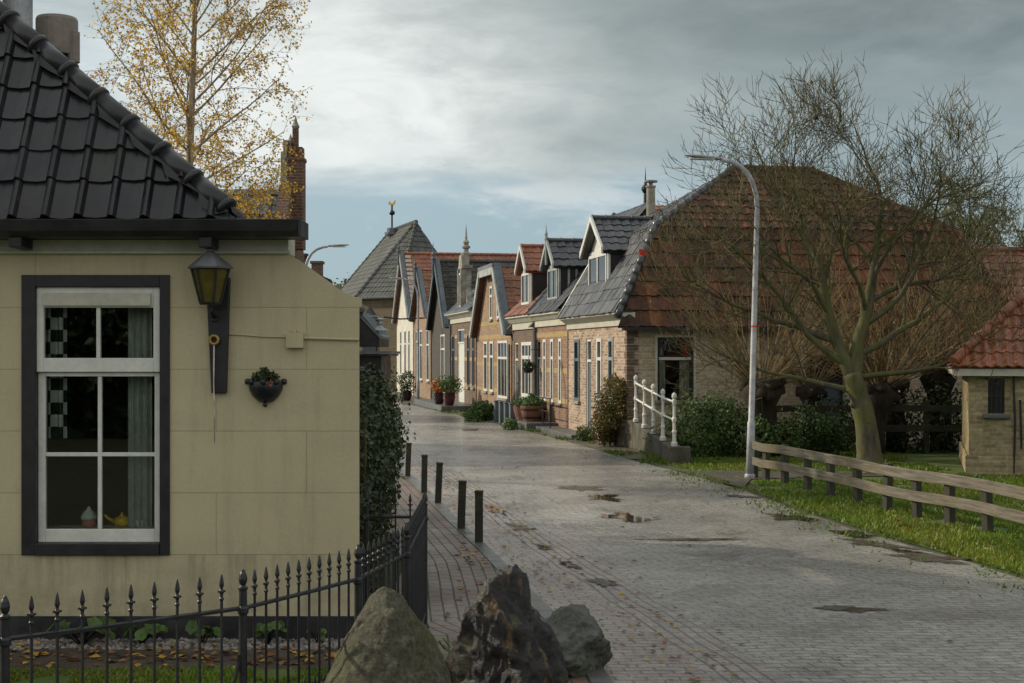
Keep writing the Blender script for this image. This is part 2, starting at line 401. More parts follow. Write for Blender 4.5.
def window(parent, mp, s0, s1, z0, z1, mat='white', pane='farglass', rec=-.02, fw=.075, mull=1, trans=.3, sill='stone', name='window', flat=False):
    f = MB(); d0, d1 = rec, rec + .06
    f.mbox(mp, s0, s0 + fw, d0, d1, z0, z1); f.mbox(mp, s1 - fw, s1, d0, d1, z0, z1)
    f.mbox(mp, s0 + fw, s1 - fw, d0, d1, z0, z0 + fw); f.mbox(mp, s0 + fw, s1 - fw, d0, d1, z1 - fw, z1)
    if trans:
        zt = z1 - (z1 - z0) * trans; f.mbox(mp, s0 + fw, s1 - fw, d0 + .004, d1, zt - fw * .5, zt + fw * .5)
    for k in range(mull):
        sm = s0 + (s1 - s0) * (k + 1) / (mull + 1); w = fw * .3
        f.mbox(mp, sm - w, sm + w, d0 + .012, d1 - .004, z0 + fw, z1 - fw)
    w = f.build(name, mat, parent)
    p = MB(); p.mbox(mp, s0 + fw * .8, s1 - fw * .8, d0 + .035, d0 + .043, z0 + fw * .8, z1 - fw * .8); p.build('pane', pane, w)
    if sill:
        q = MB(); q.mbox(mp, s0 - .05, s1 + .05, -.07, max(rec - .003, .02), z0 - .07, z0 - .002); q.build('sill', sill, w)
    return w

def door(parent, mp, s0, s1, z0, z1, mat='bluegrey', frame='white', rec=.05):
    d = MB(); d.mbox(mp, s0 + .06, s1 - .06, rec, rec + .05, z0, z1 - .55)
    for a, b in ((z0 + .2, z0 + .75), (z0 + .9, z1 - .7)): d.mbox(mp, s0 + .17, s1 - .17, rec - .012, rec, a, b)
    o = d.build('door', mat, parent)
    f = MB(); f.mbox(mp, s0, s0 + .06, rec - .03, rec + .06, z0, z1); f.mbox(mp, s1 - .06, s1, rec - .03, rec + .06, z0, z1)
    f.mbox(mp, s0 + .06, s1 - .06, rec - .03, rec + .06, z1 - .06, z1); f.mbox(mp, s0 + .06, s1 - .06, rec - .03, rec + .06, z1 - .55, z1 - .49)
    f.build('frame', frame, o)
    p = MB(); p.mbox(mp, s0 + .05, s1 - .05, rec + .02, rec + .03, z1 - .5, z1 - .05); p.build('fanlight', 'farglass', o)
    h = MB(); h.tube([mp(s0 + .14, rec - .05, z0 + 1.0), mp(s0 + .14, rec, z0 + 1.0)], .025, 8); h.build('handle', 'brass', o)
    return o

def tiles(poly, tw=.24, tl=.33, amp=.028, lip=.018, kind='S', samp=5, jit=.18, odd=.04, oddc=(.4, .42, .45), seed=1, over=.03, courses_shift=0.):
    """a convex plane polygon (first edge = eave) covered with individual roof tiles, cut to its outline"""
    P = [Vector(p) for p in poly]; e = (P[1] - P[0]).normalized()
    n = (P[1] - P[0]).cross(P[2] - P[0]).normalized()
    if n.z < 0: n = -n
    td = n.cross(e).normalized()
    if td.z < 0: td = -td
    S = [(p - P[0]).dot(e) for p in P]; T = [(p - P[0]).dot(td) for p in P]
    rng = random.Random(seed)
    def prof(u):
        if kind == 'roman': return amp * math.sin(math.pi * min(1, u / .3)) if u < .3 else -.016 * math.sin(math.pi * (u - .3) / .7)
        if kind == 'flat': return amp if .04 < u < .96 else 0
        return amp * .5 * (1 + math.sin(2 * math.pi * (u + .1))) 
    us = [0, .075, .15, .225, .3, .4, .65, .9, 1.0] if kind == 'roman' else ([0, .03, .05, .5, .95, .97, 1] if kind == 'flat' else [i / samp for i in range(samp + 1)])
    bm = bmesh.new(); col = bm.faces.layers.float_color.new('tint')
    r0 = 0; r1 = int(math.ceil(max(T) / tl)); c0 = int(math.floor(min(S) / tw)) - 1; c1 = int(math.ceil(max(S) / tw)) + 1
    # rough extents per course keep the count down
    for r in range(r0, r1):
        ta = r * tl - (over if r == 0 else 0); tb = (r + 1) * tl + .02
        for c in range(c0, c1):
            sm = (c + .5) * tw
            k = 1 + rng.uniform(-jit, jit); tint = (k, k * (1 + rng.uniform(-.05, .05)), k * (1 + rng.uniform(-.06, .06)), 1)
            if rng.random() < odd: tint = (*oddc, 1)
            dz = rng.uniform(-.006, .006); dt = rng.uniform(-.010, .010)
            lo = []; hi = []; un = []
            for u in us:
                s_ = (c + u) * tw; h = prof(u) + dz
                base = P[0] + e * s_
                lo.append(bm.verts.new(base + td * (ta + dt) + n * (h + lip)))
                hi.append(bm.verts.new(base + td * tb + n * h))
                un.append(bm.verts.new(base + td * (ta + dt) + n * (h - .012)))
            for i in range(len(us) - 1):
                for q in ((lo[i], lo[i + 1], hi[i + 1], hi[i]), (un[i], un[i + 1], lo[i + 1], lo[i])):
                    f = bm.faces.new(q); f[col] = tint; f.smooth = True
    for i in range(1, len(P)):
        a, b = P[i], P[(i + 1) % len(P)]
        pn = (b - a).cross(n).normalized()
        cen = sum(P, Vector()) / len(P)
        if (cen - a).dot(pn) > 0: pn = -pn
        g = bm.verts[:] + bm.edges[:] + bm.faces[:]
        bmesh.ops.bisect_plane(bm, geom=g, plane_co=a, plane_no=pn, clear_outer=True, dist=1e-5)
    bm.verts.ensure_lookup_table()
    mb = MB(); idx = {v: i for i, v in enumerate(bm.verts)}
    mb.v = [tuple(v.co) for v in bm.verts]
    for f in bm.faces:
        mb.f.append(tuple(idx[v] for v in f.verts)); mb.t.append(tuple(f[col][:3]))
    bm.free()
    # solid deck under the tiles
    k = [p - n * .03 for p in P]; k2 = [p - n * .10 for p in P]; m = len(P)
    mb.add(k + k2, [tuple(range(m)), tuple(range(2 * m - 1, m - 1, -1))] + [(i, m + i, m + (i + 1) % m, (i + 1) % m) for i in range(m)], (.6, .6, .6))
    return mb

def ridge_caps(pts, r=.11, step=.38, sides=10, collar=True):
    """half-round ridge tiles laid along a line, each lapping the next"""
    a, b = Vector(pts[0]), Vector(pts[1]); d = b - a; L = d.length; d.normalize(); n = max(1, round(L / step)); mb = MB(); st = L / n
    rng = random.Random(int(L * 1000))
    for i in range(n):
        p = a + d * (i * st); k = rng.uniform(.85, 1.12); t = (k, k, k)
        mb.tube([p, p + d * (st * 1.04)], [r, r * .93], sides, True, t)
        if collar: mb.tube([p - d * .008, p + d * .004, p + d * .034, p + d * .046], [r * .9, r * 1.17, r * 1.17, r * .9], sides, True, t)
    return mb

# ------------------------------------------------------------------ foliage
def leaf(mb, p, nrm, up, ln, wd, tint):
    nrm = nrm.normalized(); a = up - nrm * up.dot(nrm)
    a = a.normalized() if a.length > 1e-5 else nrm.orthogonal().normalized()
    b = nrm.cross(a)
    mb.add([p, p + a * ln * .5 + b * wd * .5 + nrm * wd * .12, p + a * ln, p + a * ln * .5 - b * wd * .5 + nrm * wd * .12], [(0, 1, 2), (0, 2, 3)], tint)

def rv(rng):
    while True:
        v = Vector((rng.uniform(-1, 1), rng.uniform(-1, 1), rng.uniform(-1, 1)))
        if .05 < v.length < 1: return v.normalized()

def leaf_mass(blobs, n, size, rng, hang=.4, tints=((.7, 1.3),), inner=.55, lump=.25, zmin=.0, cols=None):
    mb = MB(); tot = sum(b[1][0] * b[1][1] + b[1][1] * b[1][2] + b[1][0] * b[1][2] for b in blobs)
    for c, r in blobs:
        k = int(n * (r[0] * r[1] + r[1] * r[2] + r[0] * r[2]) / tot); c = Vector(c)
        for _ in range(k):
            d = rv(rng); q = Vector((d.x * r[0], d.y * r[1], d.z * r[2]))
            h = 1 + lump * 2.2 * noise.noise((c + q) * 2.3) + lump * noise.noise((c + q) * 6)
            p = c + q * h * (inner + (1 - inner) * math.sqrt(rng.random()))
            if p.z < zmin: continue
            nn = (d + rv(rng) * .8); up = (rv(rng) + Vector((0, 0, -hang)))
            b = rng.uniform(.65, 1.35); t = (b, b, b)
            if cols and rng.random() < cols[0]: w = rng.choice(cols[1]); t = (b * w[0], b * w[1], b * w[2])
            sz = size * rng.uniform(.6, 1.35)
            leaf(mb, p, nn, up, sz, sz * .75, t)
    return mb

class Tree:
    def __init__(s, rng): s.rng = rng; s.wood = MB(); s.twig = MB(); s.tips = []
    def branch(s, p, d, ln, r, lvl, P):
        """grow one limb and, at random places on it, its side shoots"""
        rng = s.rng; n = max(2, int(P['seg'][min(lvl, len(P['seg']) - 1)])); pts = [Vector(p)]; rad = [r]; d = d.normalized(); dirs = [d]
        end = P['taper'][min(lvl, len(P['taper']) - 1)]
        for i in range(n):
            d = (d + rv(rng) * P['wig'][min(lvl, len(P['wig']) - 1)] + Vector((0, 0, P['trop'][min(lvl, len(P['trop']) - 1)]))).normalized()
            pts.append(pts[-1] + d * ln / n); rad.append(r * (1 - (i + 1) / n * (1 - end))); dirs.append(d)
        tgt = s.wood if r > P.get('woodmin', .012) else s.twig
        tgt.tube(pts, rad, 8 if r > .06 else (5 if r > .012 else 3), False)
        last = P['levels'] - 1
        if lvl >= last - P.get('tiplev', 0): s.tips.append((pts, dirs))
        if lvl >= last: return
        k = P['kids'][lvl]; k = rng.randint(int(k * .8), max(1, int(k * 1.2 + .5)))
        for j in range(k):
            f = P['start'][lvl] + (1 - P['start'][lvl]) * (j + rng.random()) / k; x = f * n; i = min(n - 1, int(x)); u = x - i
            q = pts[i].lerp(pts[i + 1], u); rr = rad[i] + (rad[i + 1] - rad[i]) * u; dd = dirs[i + 1]
            o = dd.orthogonal().normalized(); o.rotate(Matrix.Rotation(rng.uniform(0, 2 * math.pi), 3, dd))
            ang = R(P['ang'][lvl] + rng.uniform(-14, 14))
            nd = dd * math.cos(ang) + o * math.sin(ang)
            nl = P['len'][lvl] * rng.uniform(.65, 1.2) * (1.1 - .55 * f); nr = max(P['rmin'], min(rr * .8, rr * P['rr'][lvl]))
            s.branch(q, nd, nl, nr, lvl + 1, P)

# ------------------------------------------------------------------ sheets on the ground
def interp(tab, Y):
    if Y <= tab[0][0]: return tab[0][1]
    for (a, b), (c, d) in zip(tab, tab[1:]):
        if Y <= c: return b + (d - b) * (Y - a) / (c - a)
    return tab[-1][1]
def smooth_tab(tab, step=.5):
    Y = tab[0][0]; out = []
    while Y <= tab[-1][0]:
        w = 1.2; vals = [interp(tab, Y + k * w / 4) for k in range(-4, 5)]
        out.append((Y, sum(vals) / 9)); Y += step
    return out
GUT = smooth_tab([(3, 2.35), (6, 1.9), (8.86, 1.45), (9.77, 1.29), (11.4, .99), (12.47, .763), (13.6, .555), (15.8, .144), (18.96, -.32), (23.7, -1.08), (30, -2.2), (40, -4.1), (60, -8.6), (95, -16)])
KERB = smooth_tab([(3, .9), (6, .75), (8.64, .61), (9.3, .57), (11, .3), (13.1, -.02), (14.9, -.29), (16.6, -.6), (20.2, -1.15), (23, -1.6), (30, -2.9), (40, -4.9), (60, -9.4), (95, -16.8)])
RGT = smooth_tab([(3, 5.8), (6, 5.6), (10, 5.0), (12.6, 4.55), (14.08, 4.3), (15.7, 3.95), (18, 3.65), (21.7, 3.3), (24, 2.85), (26, 2.4), (31, 1.55), (36, .6), (45, -1.4), (60, -5), (76, -8.6), (95, -13)])

def strip(name, fa, fb, Y0, Y1, z, mat, nx=4, step=.5, crown=0, thick=0, skirt=None):
    mb = MB(); mb.uv = []; n = int((Y1 - Y0) / step)
    arc = 0; prev = None
    for i in range(n + 1):
        Y = Y0 + (Y1 - Y0) * i / n; a, b = fa(Y), fb(Y); m = Vector(((a + b) / 2, Y))
        if prev is not None: arc += (m - prev).length
        prev = m
        for k in range(nx + 1):
            u = k / nx; x = a + (b - a) * u
            zz = z + crown * (1 - (2 * u - 1) ** 2)
            mb.v.append((x, Y, zz)); mb.uv.append((x - m.x, arc))
    for i in range(n):
        for k in range(nx):
            j = i * (nx + 1) + k; mb.f.append((j, j + 1, j + nx + 2, j + nx + 1)); mb.t.append(None)
    if thick:      # close both long sides
        for k, sgn in ((0, 1), (nx, -1)):
            base = len(mb.v)
            for i in range(n + 1):
                x, y, zz = mb.v[i * (nx + 1) + k]; mb.v.append((x, y, zz - thick)); mb.uv.append((mb.uv[i * (nx + 1) + k][0] + sgn * thick, mb.uv[i * (nx + 1) + k][1]))
            for i in range(n):
                j = i * (nx + 1) + k; mb.f.append((j, j + nx + 1, base + i + 1, base + i)); mb.t.append(None)
    o = mb.build(name, mat, fix=True); struct(o); return o

def blob_sheet(name, cx, cy, rx, ry, z, mat, rot=0, seed=0, n=160, rough=.35):
    pts = []
    for i in range(n):
        a = 2 * math.pi * i / n; k = 1 + rough * noise.noise(Vector((math.cos(a) * 1.7 + seed * 7.1, math.sin(a) * 1.7, seed * 3.3))) * 1.8 + rough * .6 * noise.noise(Vector((math.cos(a) * 5 + seed, math.sin(a) * 5, 2))) + rough * .5 * noise.noise(Vector((math.cos(a) * 16 + seed, math.sin(a) * 16, 5)))
        x, y = math.cos(a) * rx * k, math.sin(a) * ry * k
        pts.append((cx + x * math.cos(rot) - y * math.sin(rot), cy + x * math.sin(rot) + y * math.cos(rot), z))
    mb = MB(); nr = 12; c = Vector((cx, cy, z)); vs = []
    for j in range(nr + 1): vs += [c.lerp(Vector(p), .02 + 1.23 * j / nr) for p in pts]
    mb.v = [tuple(p) for p in vs]
    for j in range(nr):
        for i in range(n):
            mb.f.append((j * n + i, j * n + (i + 1) % n, (j + 1) * n + (i + 1) % n, (j + 1) * n + i)); k = max(0, 1 - (j + .5) / nr); mb.t.append((k, k, k))
    mb.f.append(tuple(range(n))); mb.t.append((1, 1, 1))
    o = mb.build(name, mat, fix=False); struct(o); return o

# ground ------------------------------------------------------------
g = MB(); S = 400
for i in range(-8, 8):
    for j in range(-3, 14):
        g.add([(i * 50, j * 50, 0), (i * 50 + 50, j * 50, 0), (i * 50 + 50, j * 50 + 50, 0), (i * 50, j * 50 + 50, 0)], [(0, 1, 2, 3)])
struct(g.build('ground', 'ground', loc=(0, 0, -.01)))
gut = lambda Y: interp(GUT, Y); kerb = lambda Y: interp(KERB, Y); rgt = lambda Y: interp(RGT, Y)
strip('road', lambda Y: gut(Y) + .2, lambda Y: rgt(Y) + .02 * math.sin(Y * 9), 3, 95, .004, 'road', 10, .5)
strip('gutter', lambda Y: gut(Y) - .22, lambda Y: gut(Y) + .2, 3, 95, .004, 'band', 2)
strip('road_shoulder', kerb, lambda Y: gut(Y) - .22, 3, 95, .006, 'shoulder', 2)
strip('kerb', lambda Y: kerb(Y) - .13, kerb, 3, 95, .032, 'kerb', 1, .5, 0, .05)
def pav_left(Y):
    if Y < 10.2: return -.58 if Y > 8.4 else -.58 - (8.4 - Y) * .35
    if Y < 11: return -1.0
    return min(-1.0, -1.1 - (Y - 14) * .17)
strip('pavement', pav_left, lambda Y: kerb(Y) - .13, 3, 95, .026, 'pavement', 4)
strip('footpath', rgt, lambda Y: 2.55 - .19 * (Y - 30.57) if Y > 30.57 else 2.55 - .0 * Y + (30.57 - Y) * .12, 27.0, 95, .008, 'footpath', 3)
# spur of paving that leaves the road beside the lamp
mb = MB(); pts = [(2.75, 24.6), (3.2, 22.0), (3.45, 21.2), (3.62, 21.9), (3.8, 22.6), (5.2, 23.1), (7, 23.2), (7, 23.9), (4.6, 24.0), (3.4, 24.4)]
mb.add([(x, y, .012) for x, y in pts], [tuple(range(len(pts)))]); mb.uv = pts; struct(mb.build('path', 'footpath', fix=False))
# puddles and dirt along the road
for i, (px, py, w, h, rot, mt) in enumerate([(628, 518, .42, .55, 0, 'water'), (600, 498, .3, .5, 0, 'water'), (697, 540, .6, .12, .05, 'dirt'), (787, 518, .28, .55, .5, 'water'), (848, 534, .2, .45, .5, 'water'), (880, 545, .22, .5, .5, 'dirt'), (930, 559, .3, .45, .55, 'dirt'), (850, 610, .34, .12, -.15, 'dirt'), (580, 489, .35, .4, 0, 'dirt'),
        (545, 548, .10, .3, .25, 'water'), (602, 583, .13, .28, .3, 'water'), (570, 566, .09, .25, .3, 'water'), (520, 528, .12, .55, .22, 'water'), (497, 511, .12, .6, .2, 'water'), (740, 497, .2, .3, .6, 'dirt'), (470, 430, .3, .7, 0, 'dirt'), (905, 552, .14, .3, .55, 'water')]):
    Y = 2 * F / (py - HZ); X = (px - 512) / F * Y
    a, b = gut(Y) + .2, rgt(Y); u = (X - a) / (b - a)
    zr = .0065
    blob_sheet('puddle' if mt == 'water' else 'dirt_patch', X, Y, w, h, zr + .0035 + .0005 * (i % 4), mt, rot, i + 1, rough=.5)

# left garden ---------------------------------------------------------
mb = MB(); mb.add([(-9, 5, .0), (-.9, 7, .0), (-.66, 8.4, .0), (-.66, 10, .0), (-9, 10, .0)], [(0, 1, 2, 3, 4)]); struct(mb.build('garden_soil', 'soil', fix=False))
mb = MB(); mb.add([(-9, 5, .004), (-1.9, 5.6, .004), (-1.05, 7.3, .004), (-.95, 9.0, .004), (-9, 9.0, .004)], [(0, 1, 2, 3, 4)]); struct(mb.build('garden_lawn', 'turf', fix=False))
rng = random.Random(5)
mb = MB()
for _ in range(1500):
    x = rng.uniform(-5.5, -1.1); y = rng.uniform(9.62, 9.97) ; r = rng.uniform(.012, .026); k = rng.uniform(.5, 1.2)
    z = .0
    mb.add([(x - r, y, z), (x, y - r, z), (x + r, y, z), (x, y + r, z), (x + rng.uniform(-.3, .3) * r, y, z + r * .75)], [(0, 1, 4), (1, 2, 4), (2, 3, 4), (3, 0, 4)], (k, k * rng.uniform(.93, 1), k * .95))
stuff(mb.build('gravel', 'gravel', fix=False), 'strip of white gravel along the foot of the khaki wall', 'gravel')

def blades(inside, bounds, n, h, rng, z=0.0):
    mb = MB(); x0, x1, y0, y1 = bounds; c = 0
    while c < n:
        # denser close to the eye
        y = y0 + (y1 - y0) * rng.random() ** 1.35; x = rng.uniform(x0, x1)
        if not inside(x, y): c += .2; continue
        if noise.noise(Vector((x * .9 + 7, y * .7, 2))) + .5 * noise.noise(Vector((x * 3, y * 3, 6))) < -.42: c += .5; continue
        c += 1; hh = h * rng.uniform(.5, 1.3) * (1 + .5 * noise.noise(Vector((x * 1.3, y * 1.3, 0)))); a = rng.uniform(0, 6.28); w = .006 + .0005 * y
        dx, dy = math.cos(a) * w, math.sin(a) * w; lx, ly = rng.uniform(-.6, .6) * hh, rng.uniform(-.6, .6) * hh
        k = rng.uniform(.75, 1.2) * (1 + .35 * noise.noise(Vector((x * .8, y * .8, 4)))); yl = rng.uniform(.8, 1.3) * (1.0 + .45 * max(0, noise.noise(Vector((x * .55 + 3, y * .5, 1)))))
        mb.add([(x - dx, y - dy, z), (x + dx, y + dy, z), (x + lx, y + ly, z + hh)], [(0, 1, 2)], (k * yl, k, k))
    return mb
def in_lawn(x, y):
    e = rgt(y) + .12 + .12 * noise.noise(Vector((y * 1.1, 3, 0)))
    if y > 20.8:
        e = max(e, 3.68 + (y - 20.8) * .06)
        if 22.3 < y < 24.2 and 3.4 < x < 7: return False
        if y >= 24.2: e = rgt(y) + .3
    return x > e and not (x > 7.5 and y > 23.3)
rng = random.Random(11)
stuff(blades(in_lawn, (2.6, 11.5, 8.5, 29), 130000, .05, rng).build('grass', 'grass', fix=False), 'short green grass of the verge and lawn round the wooden fence', 'grass')
mb = MB(); n = 60; L = []; Rr = []
for i in range(n + 1):
    y = 5 + 25 * i / n; e = rgt(y) + .12
    if y > 20.8: e = max(e, 3.7)
    L.append((e, y, .0)); Rr.append((16, y, .0))
mb.add(L + Rr, [(i, n + 1 + i, n + 2 + i, i + 1) for i in range(n)]); struct(mb.build('lawn', 'turf', fix=False))
stuff(blades(lambda x, y: y < 9.0 and x < -.95 and (x - -1.9) * 1.0 < (y - 5.6) * .5, (-4.5, -.95, 7.4, 9.0), 26000, .03, random.Random(12)).build('grass', 'grass', fix=False), 'mown garden grass behind the iron fence', 'grass')
# weeds at the foot of the house row
mb = MB(); rng = random.Random(13)
for _ in range(5200):
    Y = rng.uniform(25.5, 52); X = rgt(Y) + abs(rng.gauss(0, .28)) - .06
    if noise.noise(Vector((X * 1.2, Y * 1.0, 9))) < .02: continue
    a = rng.uniform(0, 6.28); h = rng.uniform(.02, .09); w = .02; k = rng.uniform(.5, 1.1)
    mb.add([(X - w * math.cos(a), Y - w * math.sin(a), .005), (X + w * math.cos(a), Y + w * math.sin(a), .005), (X + rng.uniform(-.05, .05), Y + rng.uniform(-.05, .05), h)], [(0, 1, 2)], (k, k, k))
for _ in range(2600):
    Y = rng.uniform(9.5, 24); X = rgt(Y) - abs(rng.gauss(0, .35)) + .15
    if noise.noise(Vector((X * 1.6, Y * 1.2, 5))) < -.05: continue
    a = rng.uniform(0, 6.28); h = rng.uniform(.015, .05); w = .012; k = rng.uniform(.4, 1.0)
    mb.add([(X - w * math.cos(a), Y - w * math.sin(a), .02), (X + w * math.cos(a), Y + w * math.sin(a), .02), (X + rng.uniform(-.04, .04), Y + rng.uniform(-.04, .04), .02 + h)], [(0, 1, 2)], (k * 1.1, k, k))
stuff(mb.build('weeds', 'grass', fix=False), 'weeds and moss tufts along the right edge of the brick road', 'weeds')
# fallen leaves
mb = MB(); rng = random.Random(21)
def fallen(x, y, z, sz):
    t = rng.choice([(1, 1, 1), (1.5, 1.6, 1), (.5, .45, .5), (.9, .5, .3), (1.7, 2.0, .8), (.35, .3, .4)])
    leaf(mb, Vector((x, y, z + .006)), Vector((rng.uniform(-.25, .25), rng.uniform(-.25, .25), 1)), rv(rng), sz, sz * .8, t)
for _ in range(300): fallen(rng.uniform(-4.4, -1.0), rng.gauss(9.38, .17), .006, rng.uniform(.04, .085))
for _ in range(420):
    Y = rng.uniform(8.4, 26); fallen(gut(Y) - .2 + rng.gauss(0, .25), Y, .012, rng.uniform(.03, .07))
for _ in range(260):
    Y = rng.uniform(9, 30); fallen(rng.uniform(kerb(Y), rgt(Y) + 2.5), Y, .012, rng.uniform(.03, .07))
for _ in range(110):
    Y = rng.uniform(10, 24); fallen(rgt(Y) + rng.uniform(.2, 3.5), Y, .03, rng.uniform(.05, .09))
for _ in range(60):
    Y = rng.uniform(7.5, 16); fallen(rng.uniform(-.5, kerb(Y) - .2), Y, .03, rng.uniform(.04, .09))
stuff(mb.build('fallen_leaves', 'leaf_fallen', fix=False), 'brown and yellow autumn leaves scattered over garden bed and paving', 'leaves')

# ================================================================== NEAR COTTAGE
K = 10 / F
def cx(px): return (px - 512) * K
def cz(py): return 2 - (py - HZ) * K
cot = thing('cottage', 'near khaki stuccoed cottage with glazed black tile roof and white sash window', 'house', (-3, 10, 0))
def L3(p): return (p[0] + 3, p[1] - 10, p[2])     # world -> cottage
wx0, wx1, wz0, wz1 = cx(22), cx(170), cz(555), cz(275)
W = MB()
wall_open(W, lambda s, d, z: (s + 3, d, z), -8.4, cx(288), 0, cz(254), .3, [(wx0, wx1, wz0, wz1)])
pr = [(cx(288), 0), (cx(288), cz(254)), (cx(300), cz(260.5)), (cx(320), cz(275)), (cx(340), cz(289.5)), (cx(349), cz(295)), (cx(353), cz(296.5)), (cx(362), cz(298)), (cx(362), cz(306)), (cx(359.4), cz(308)), (cx(359.4), 0)]
W.prism([(x + 3, 0, z) for x, z in pr], (-.045, .3, 0))
xr = cx(359.4) + 2.955
W.prism([(xr, .3, 0), (xr - .82, 6.3, 0), (xr - 1.1, 6.3, 0), (xr - .28, .3, 0)], (0, 0, 2.3)); W.box(-5.4, xr - 1.1, 6, 6.3, 0, 2.3); W.box(-5.4, -5.1, .3, 6, 0, 2.6)
W.prism([(1.42, .3, 2.2), (.40, 6.3, 2.2), (.15, 6.3, 2.2), (1.17, .3, 2.2)], (0, 0, .5))
W.build('wall', 'stucco', cot)
b = MB(); b.box(-5.4, cx(359.4) + 3 + .012, -.018, .02, 0, cz(616)); b.build('plinth', 'plinth', cot)
b = MB(); b.box(-5.4, cx(289) + 3, -.03, .28, cz(254), cz(236)); b.box(-5.4, cx(291) + 3, -.045, -.03, cz(254), cz(251)); b.build('frieze_board', 'cream', cot, bevel=.004)
b = MB(); gx = (298 - 512) / F * 9.62 + 3; _cz = cz; cz = lambda v: 2 + (_cz(v) - 2) * .963
gp = [(-.03, cz(236)), (-.30, cz(236) + .0), (-.36, cz(236) + .035), (-.38, cz(219)), (-.35, cz(219)), (-.34, cz(236) + .045), (-.05, cz(236) + .045), (-.05, cz(219)), (-.03, cz(219))]
b.prism([(-5.6, y, z) for y, z in gp], (5.6 + gx, 0, 0)); b.prism([(gx, -.38, gp[0][1]), (gx + .02, -.38, gp[0][1]), (gx + .02, -.38, cz(219)), (gx, -.38, cz(219))], (0, .36, 0))
b.build('gutter', 'gutter', cot, bevel=.004); cz = _cz
for px in (29, 214):
    b = MB(); b.box(cx(px) + 3 - .045, cx(px) + 3 + .045, -.29, -.05, cz(236) - .10, cz(236)); b.build('gutter_bracket', 'gutter', cot, bevel=.006)
# roof
e0, e1 = L3((-8.87, 9.74, 2.955)), L3((-1.93, 9.74, 2.955)); rg = L3((-5.40, 11.093, 5.851)); rl = L3((-5.87, 16.05, 5.851)); e2 = L3((-2.50, 16.05, 2.955)); e3 = L3((-9.44, 16.05, 2.955))
e2 = (e1[0] + (rl[0] - rg[0]) * 1.272, 6.05, 2.955 - .0) ; e3 = (e0[0] + (rl[0] - rg[0]) * 1.272, 6.05, 2.955)
rf = tiles([e0, e1, rg], .226, .262, .050, .026, 'roman', jit=.18, odd=0, seed=3, over=.04)
rf.join(tiles([e1, e2, rl, rg], .226, .30, .040, .024, 'roman', jit=.15, odd=0, seed=4)); rf.join(tiles([e3, e0, rg, rl], .5, .5, .03, .02, 'S', 3, seed=5))
rf.build('roof', 'tile_black', cot, fix=False)
hip = ridge_caps([Vector(e1) + Vector((-.02, .02, .035)), Vector(rg) + Vector((0, 0, .03))], .074, .335, 18)
hip.build('hip_ridge', 'tile_black', cot, smooth=True)
fl = MB(); hd = Vector(rg) - Vector(e1); fn = Vector((0, -.906, .423)); rgq = random.Random(2); pts_ = []
for k in range(41):
    p = Vector(e1) + hd * (k / 40); wd = .085 + .03 * math.sin(k * 2.1) + rgq.uniform(-.012, .012); pts_.append((p + fn * .045, p + fn * .05 + Vector((-wd, 0, -wd * .25))))
for (a, b_), (c, d_) in zip(pts_, pts_[1:]): fl.add([a, b_, d_, c], [(0, 1, 2, 3)])
fl.build('hip_flashing', 'gutter', cot)
ridge_caps([Vector(rg) + Vector((0, 0, .05)), Vector(rl) + Vector((0, 0, .05))], .09, .36, 12).build('top_ridge', 'tile_black', cot, smooth=True)
lt = tiles([(xr + .0, .31, 2.30), (xr - .78, 6.4, 2.30), (.40, 6.4, 2.66), (1.42, .31, 2.66)], .228, .36, .04, .02, 'roman', jit=.12, odd=0, seed=7); lt.build('lean_to_roof', 'tile_black', cot, fix=False)
b = MB(); b.lathe([(.10, 4.1 - 0), (.10, 4.62), (.175, 4.62), (.18, 4.66), (.18, 4.93), (.17, 4.955), (.12, 4.965)], 24, (L3((-4.0, 12.5, 0)))); b.lathe([(.02, 4.55), (.055, 4.55), (.055, 4.82), (.02, 4.82)], 12, L3((-3.84, 12.45, 0))); b.build('ventilator', 'tan', cot, smooth=False, bevel=.004)
b = MB(); b.lathe([(.13, 4.4), (.13, 5.5), (.14, 5.5), (.14, 5.56), (.13, 5.56), (.13, 6.3)], 24, L3((-4.45, 12.8, 0))); b.build('flue_pipe', 'steel', cot)
# sash window -----------------------------------------------------
mpw = lambda s, d, z: (s + 3, d, z)
f = MB(); T = (36, 160, 287, 543)   # inner px
X0, X1, Z1, Z0 = cx(36), cx(160), cz(287), cz(543)
f.mbox(mpw, wx0, X0, -.018, .12, wz0, wz1); f.mbox(mpw, X1, wx1, -.018, .12, wz0, wz1); f.mbox(mpw, X0, X1, -.018, .12, Z1, wz1); f.mbox(mpw, X0, X1, -.03, .12, wz0, Z0)
win = f.build('window', 'black', cot, bevel=.005)
f = MB(); 
def sash(d, xa, xb, za, zb, sw, tw_, bw_, vx=None, hz=None):
    f.mbox(mpw, xa, xa + sw, d, d + .05, za, zb); f.mbox(mpw, xb - sw, xb, d, d + .05, za, zb)
    f.mbox(mpw, xa + sw, xb - sw, d, d + .05, za, za + bw_); f.mbox(mpw, xa + sw, xb - sw, d, d + .05, zb - tw_, zb)
    if vx: f.mbox(mpw, vx - .014, vx + .014, d + .006, d + .045, za + bw_, zb - tw_)
    if hz: f.mbox(mpw, xa + sw, xb - sw, d + .008, d + .043, hz - .014, hz + .014)
zm = cz(365)
sash(.010, X0, X1, cz(372), Z1, .05, cz(287) - cz(307.5), cz(358) - cz(372), cx(97.5))
sash(.045, X0, X1, Z0, cz(372) - .002, .05, .03, cz(530) - cz(543), cx(97.5), cz(455))
f.build('sash', 'white', win, bevel=.004)
f = MB(); f.mbox(mpw, cx(43), cx(151), -.012, .012, cz(306), cz(293)); f.build('ventilation_strip', 'cream', win, bevel=.006)
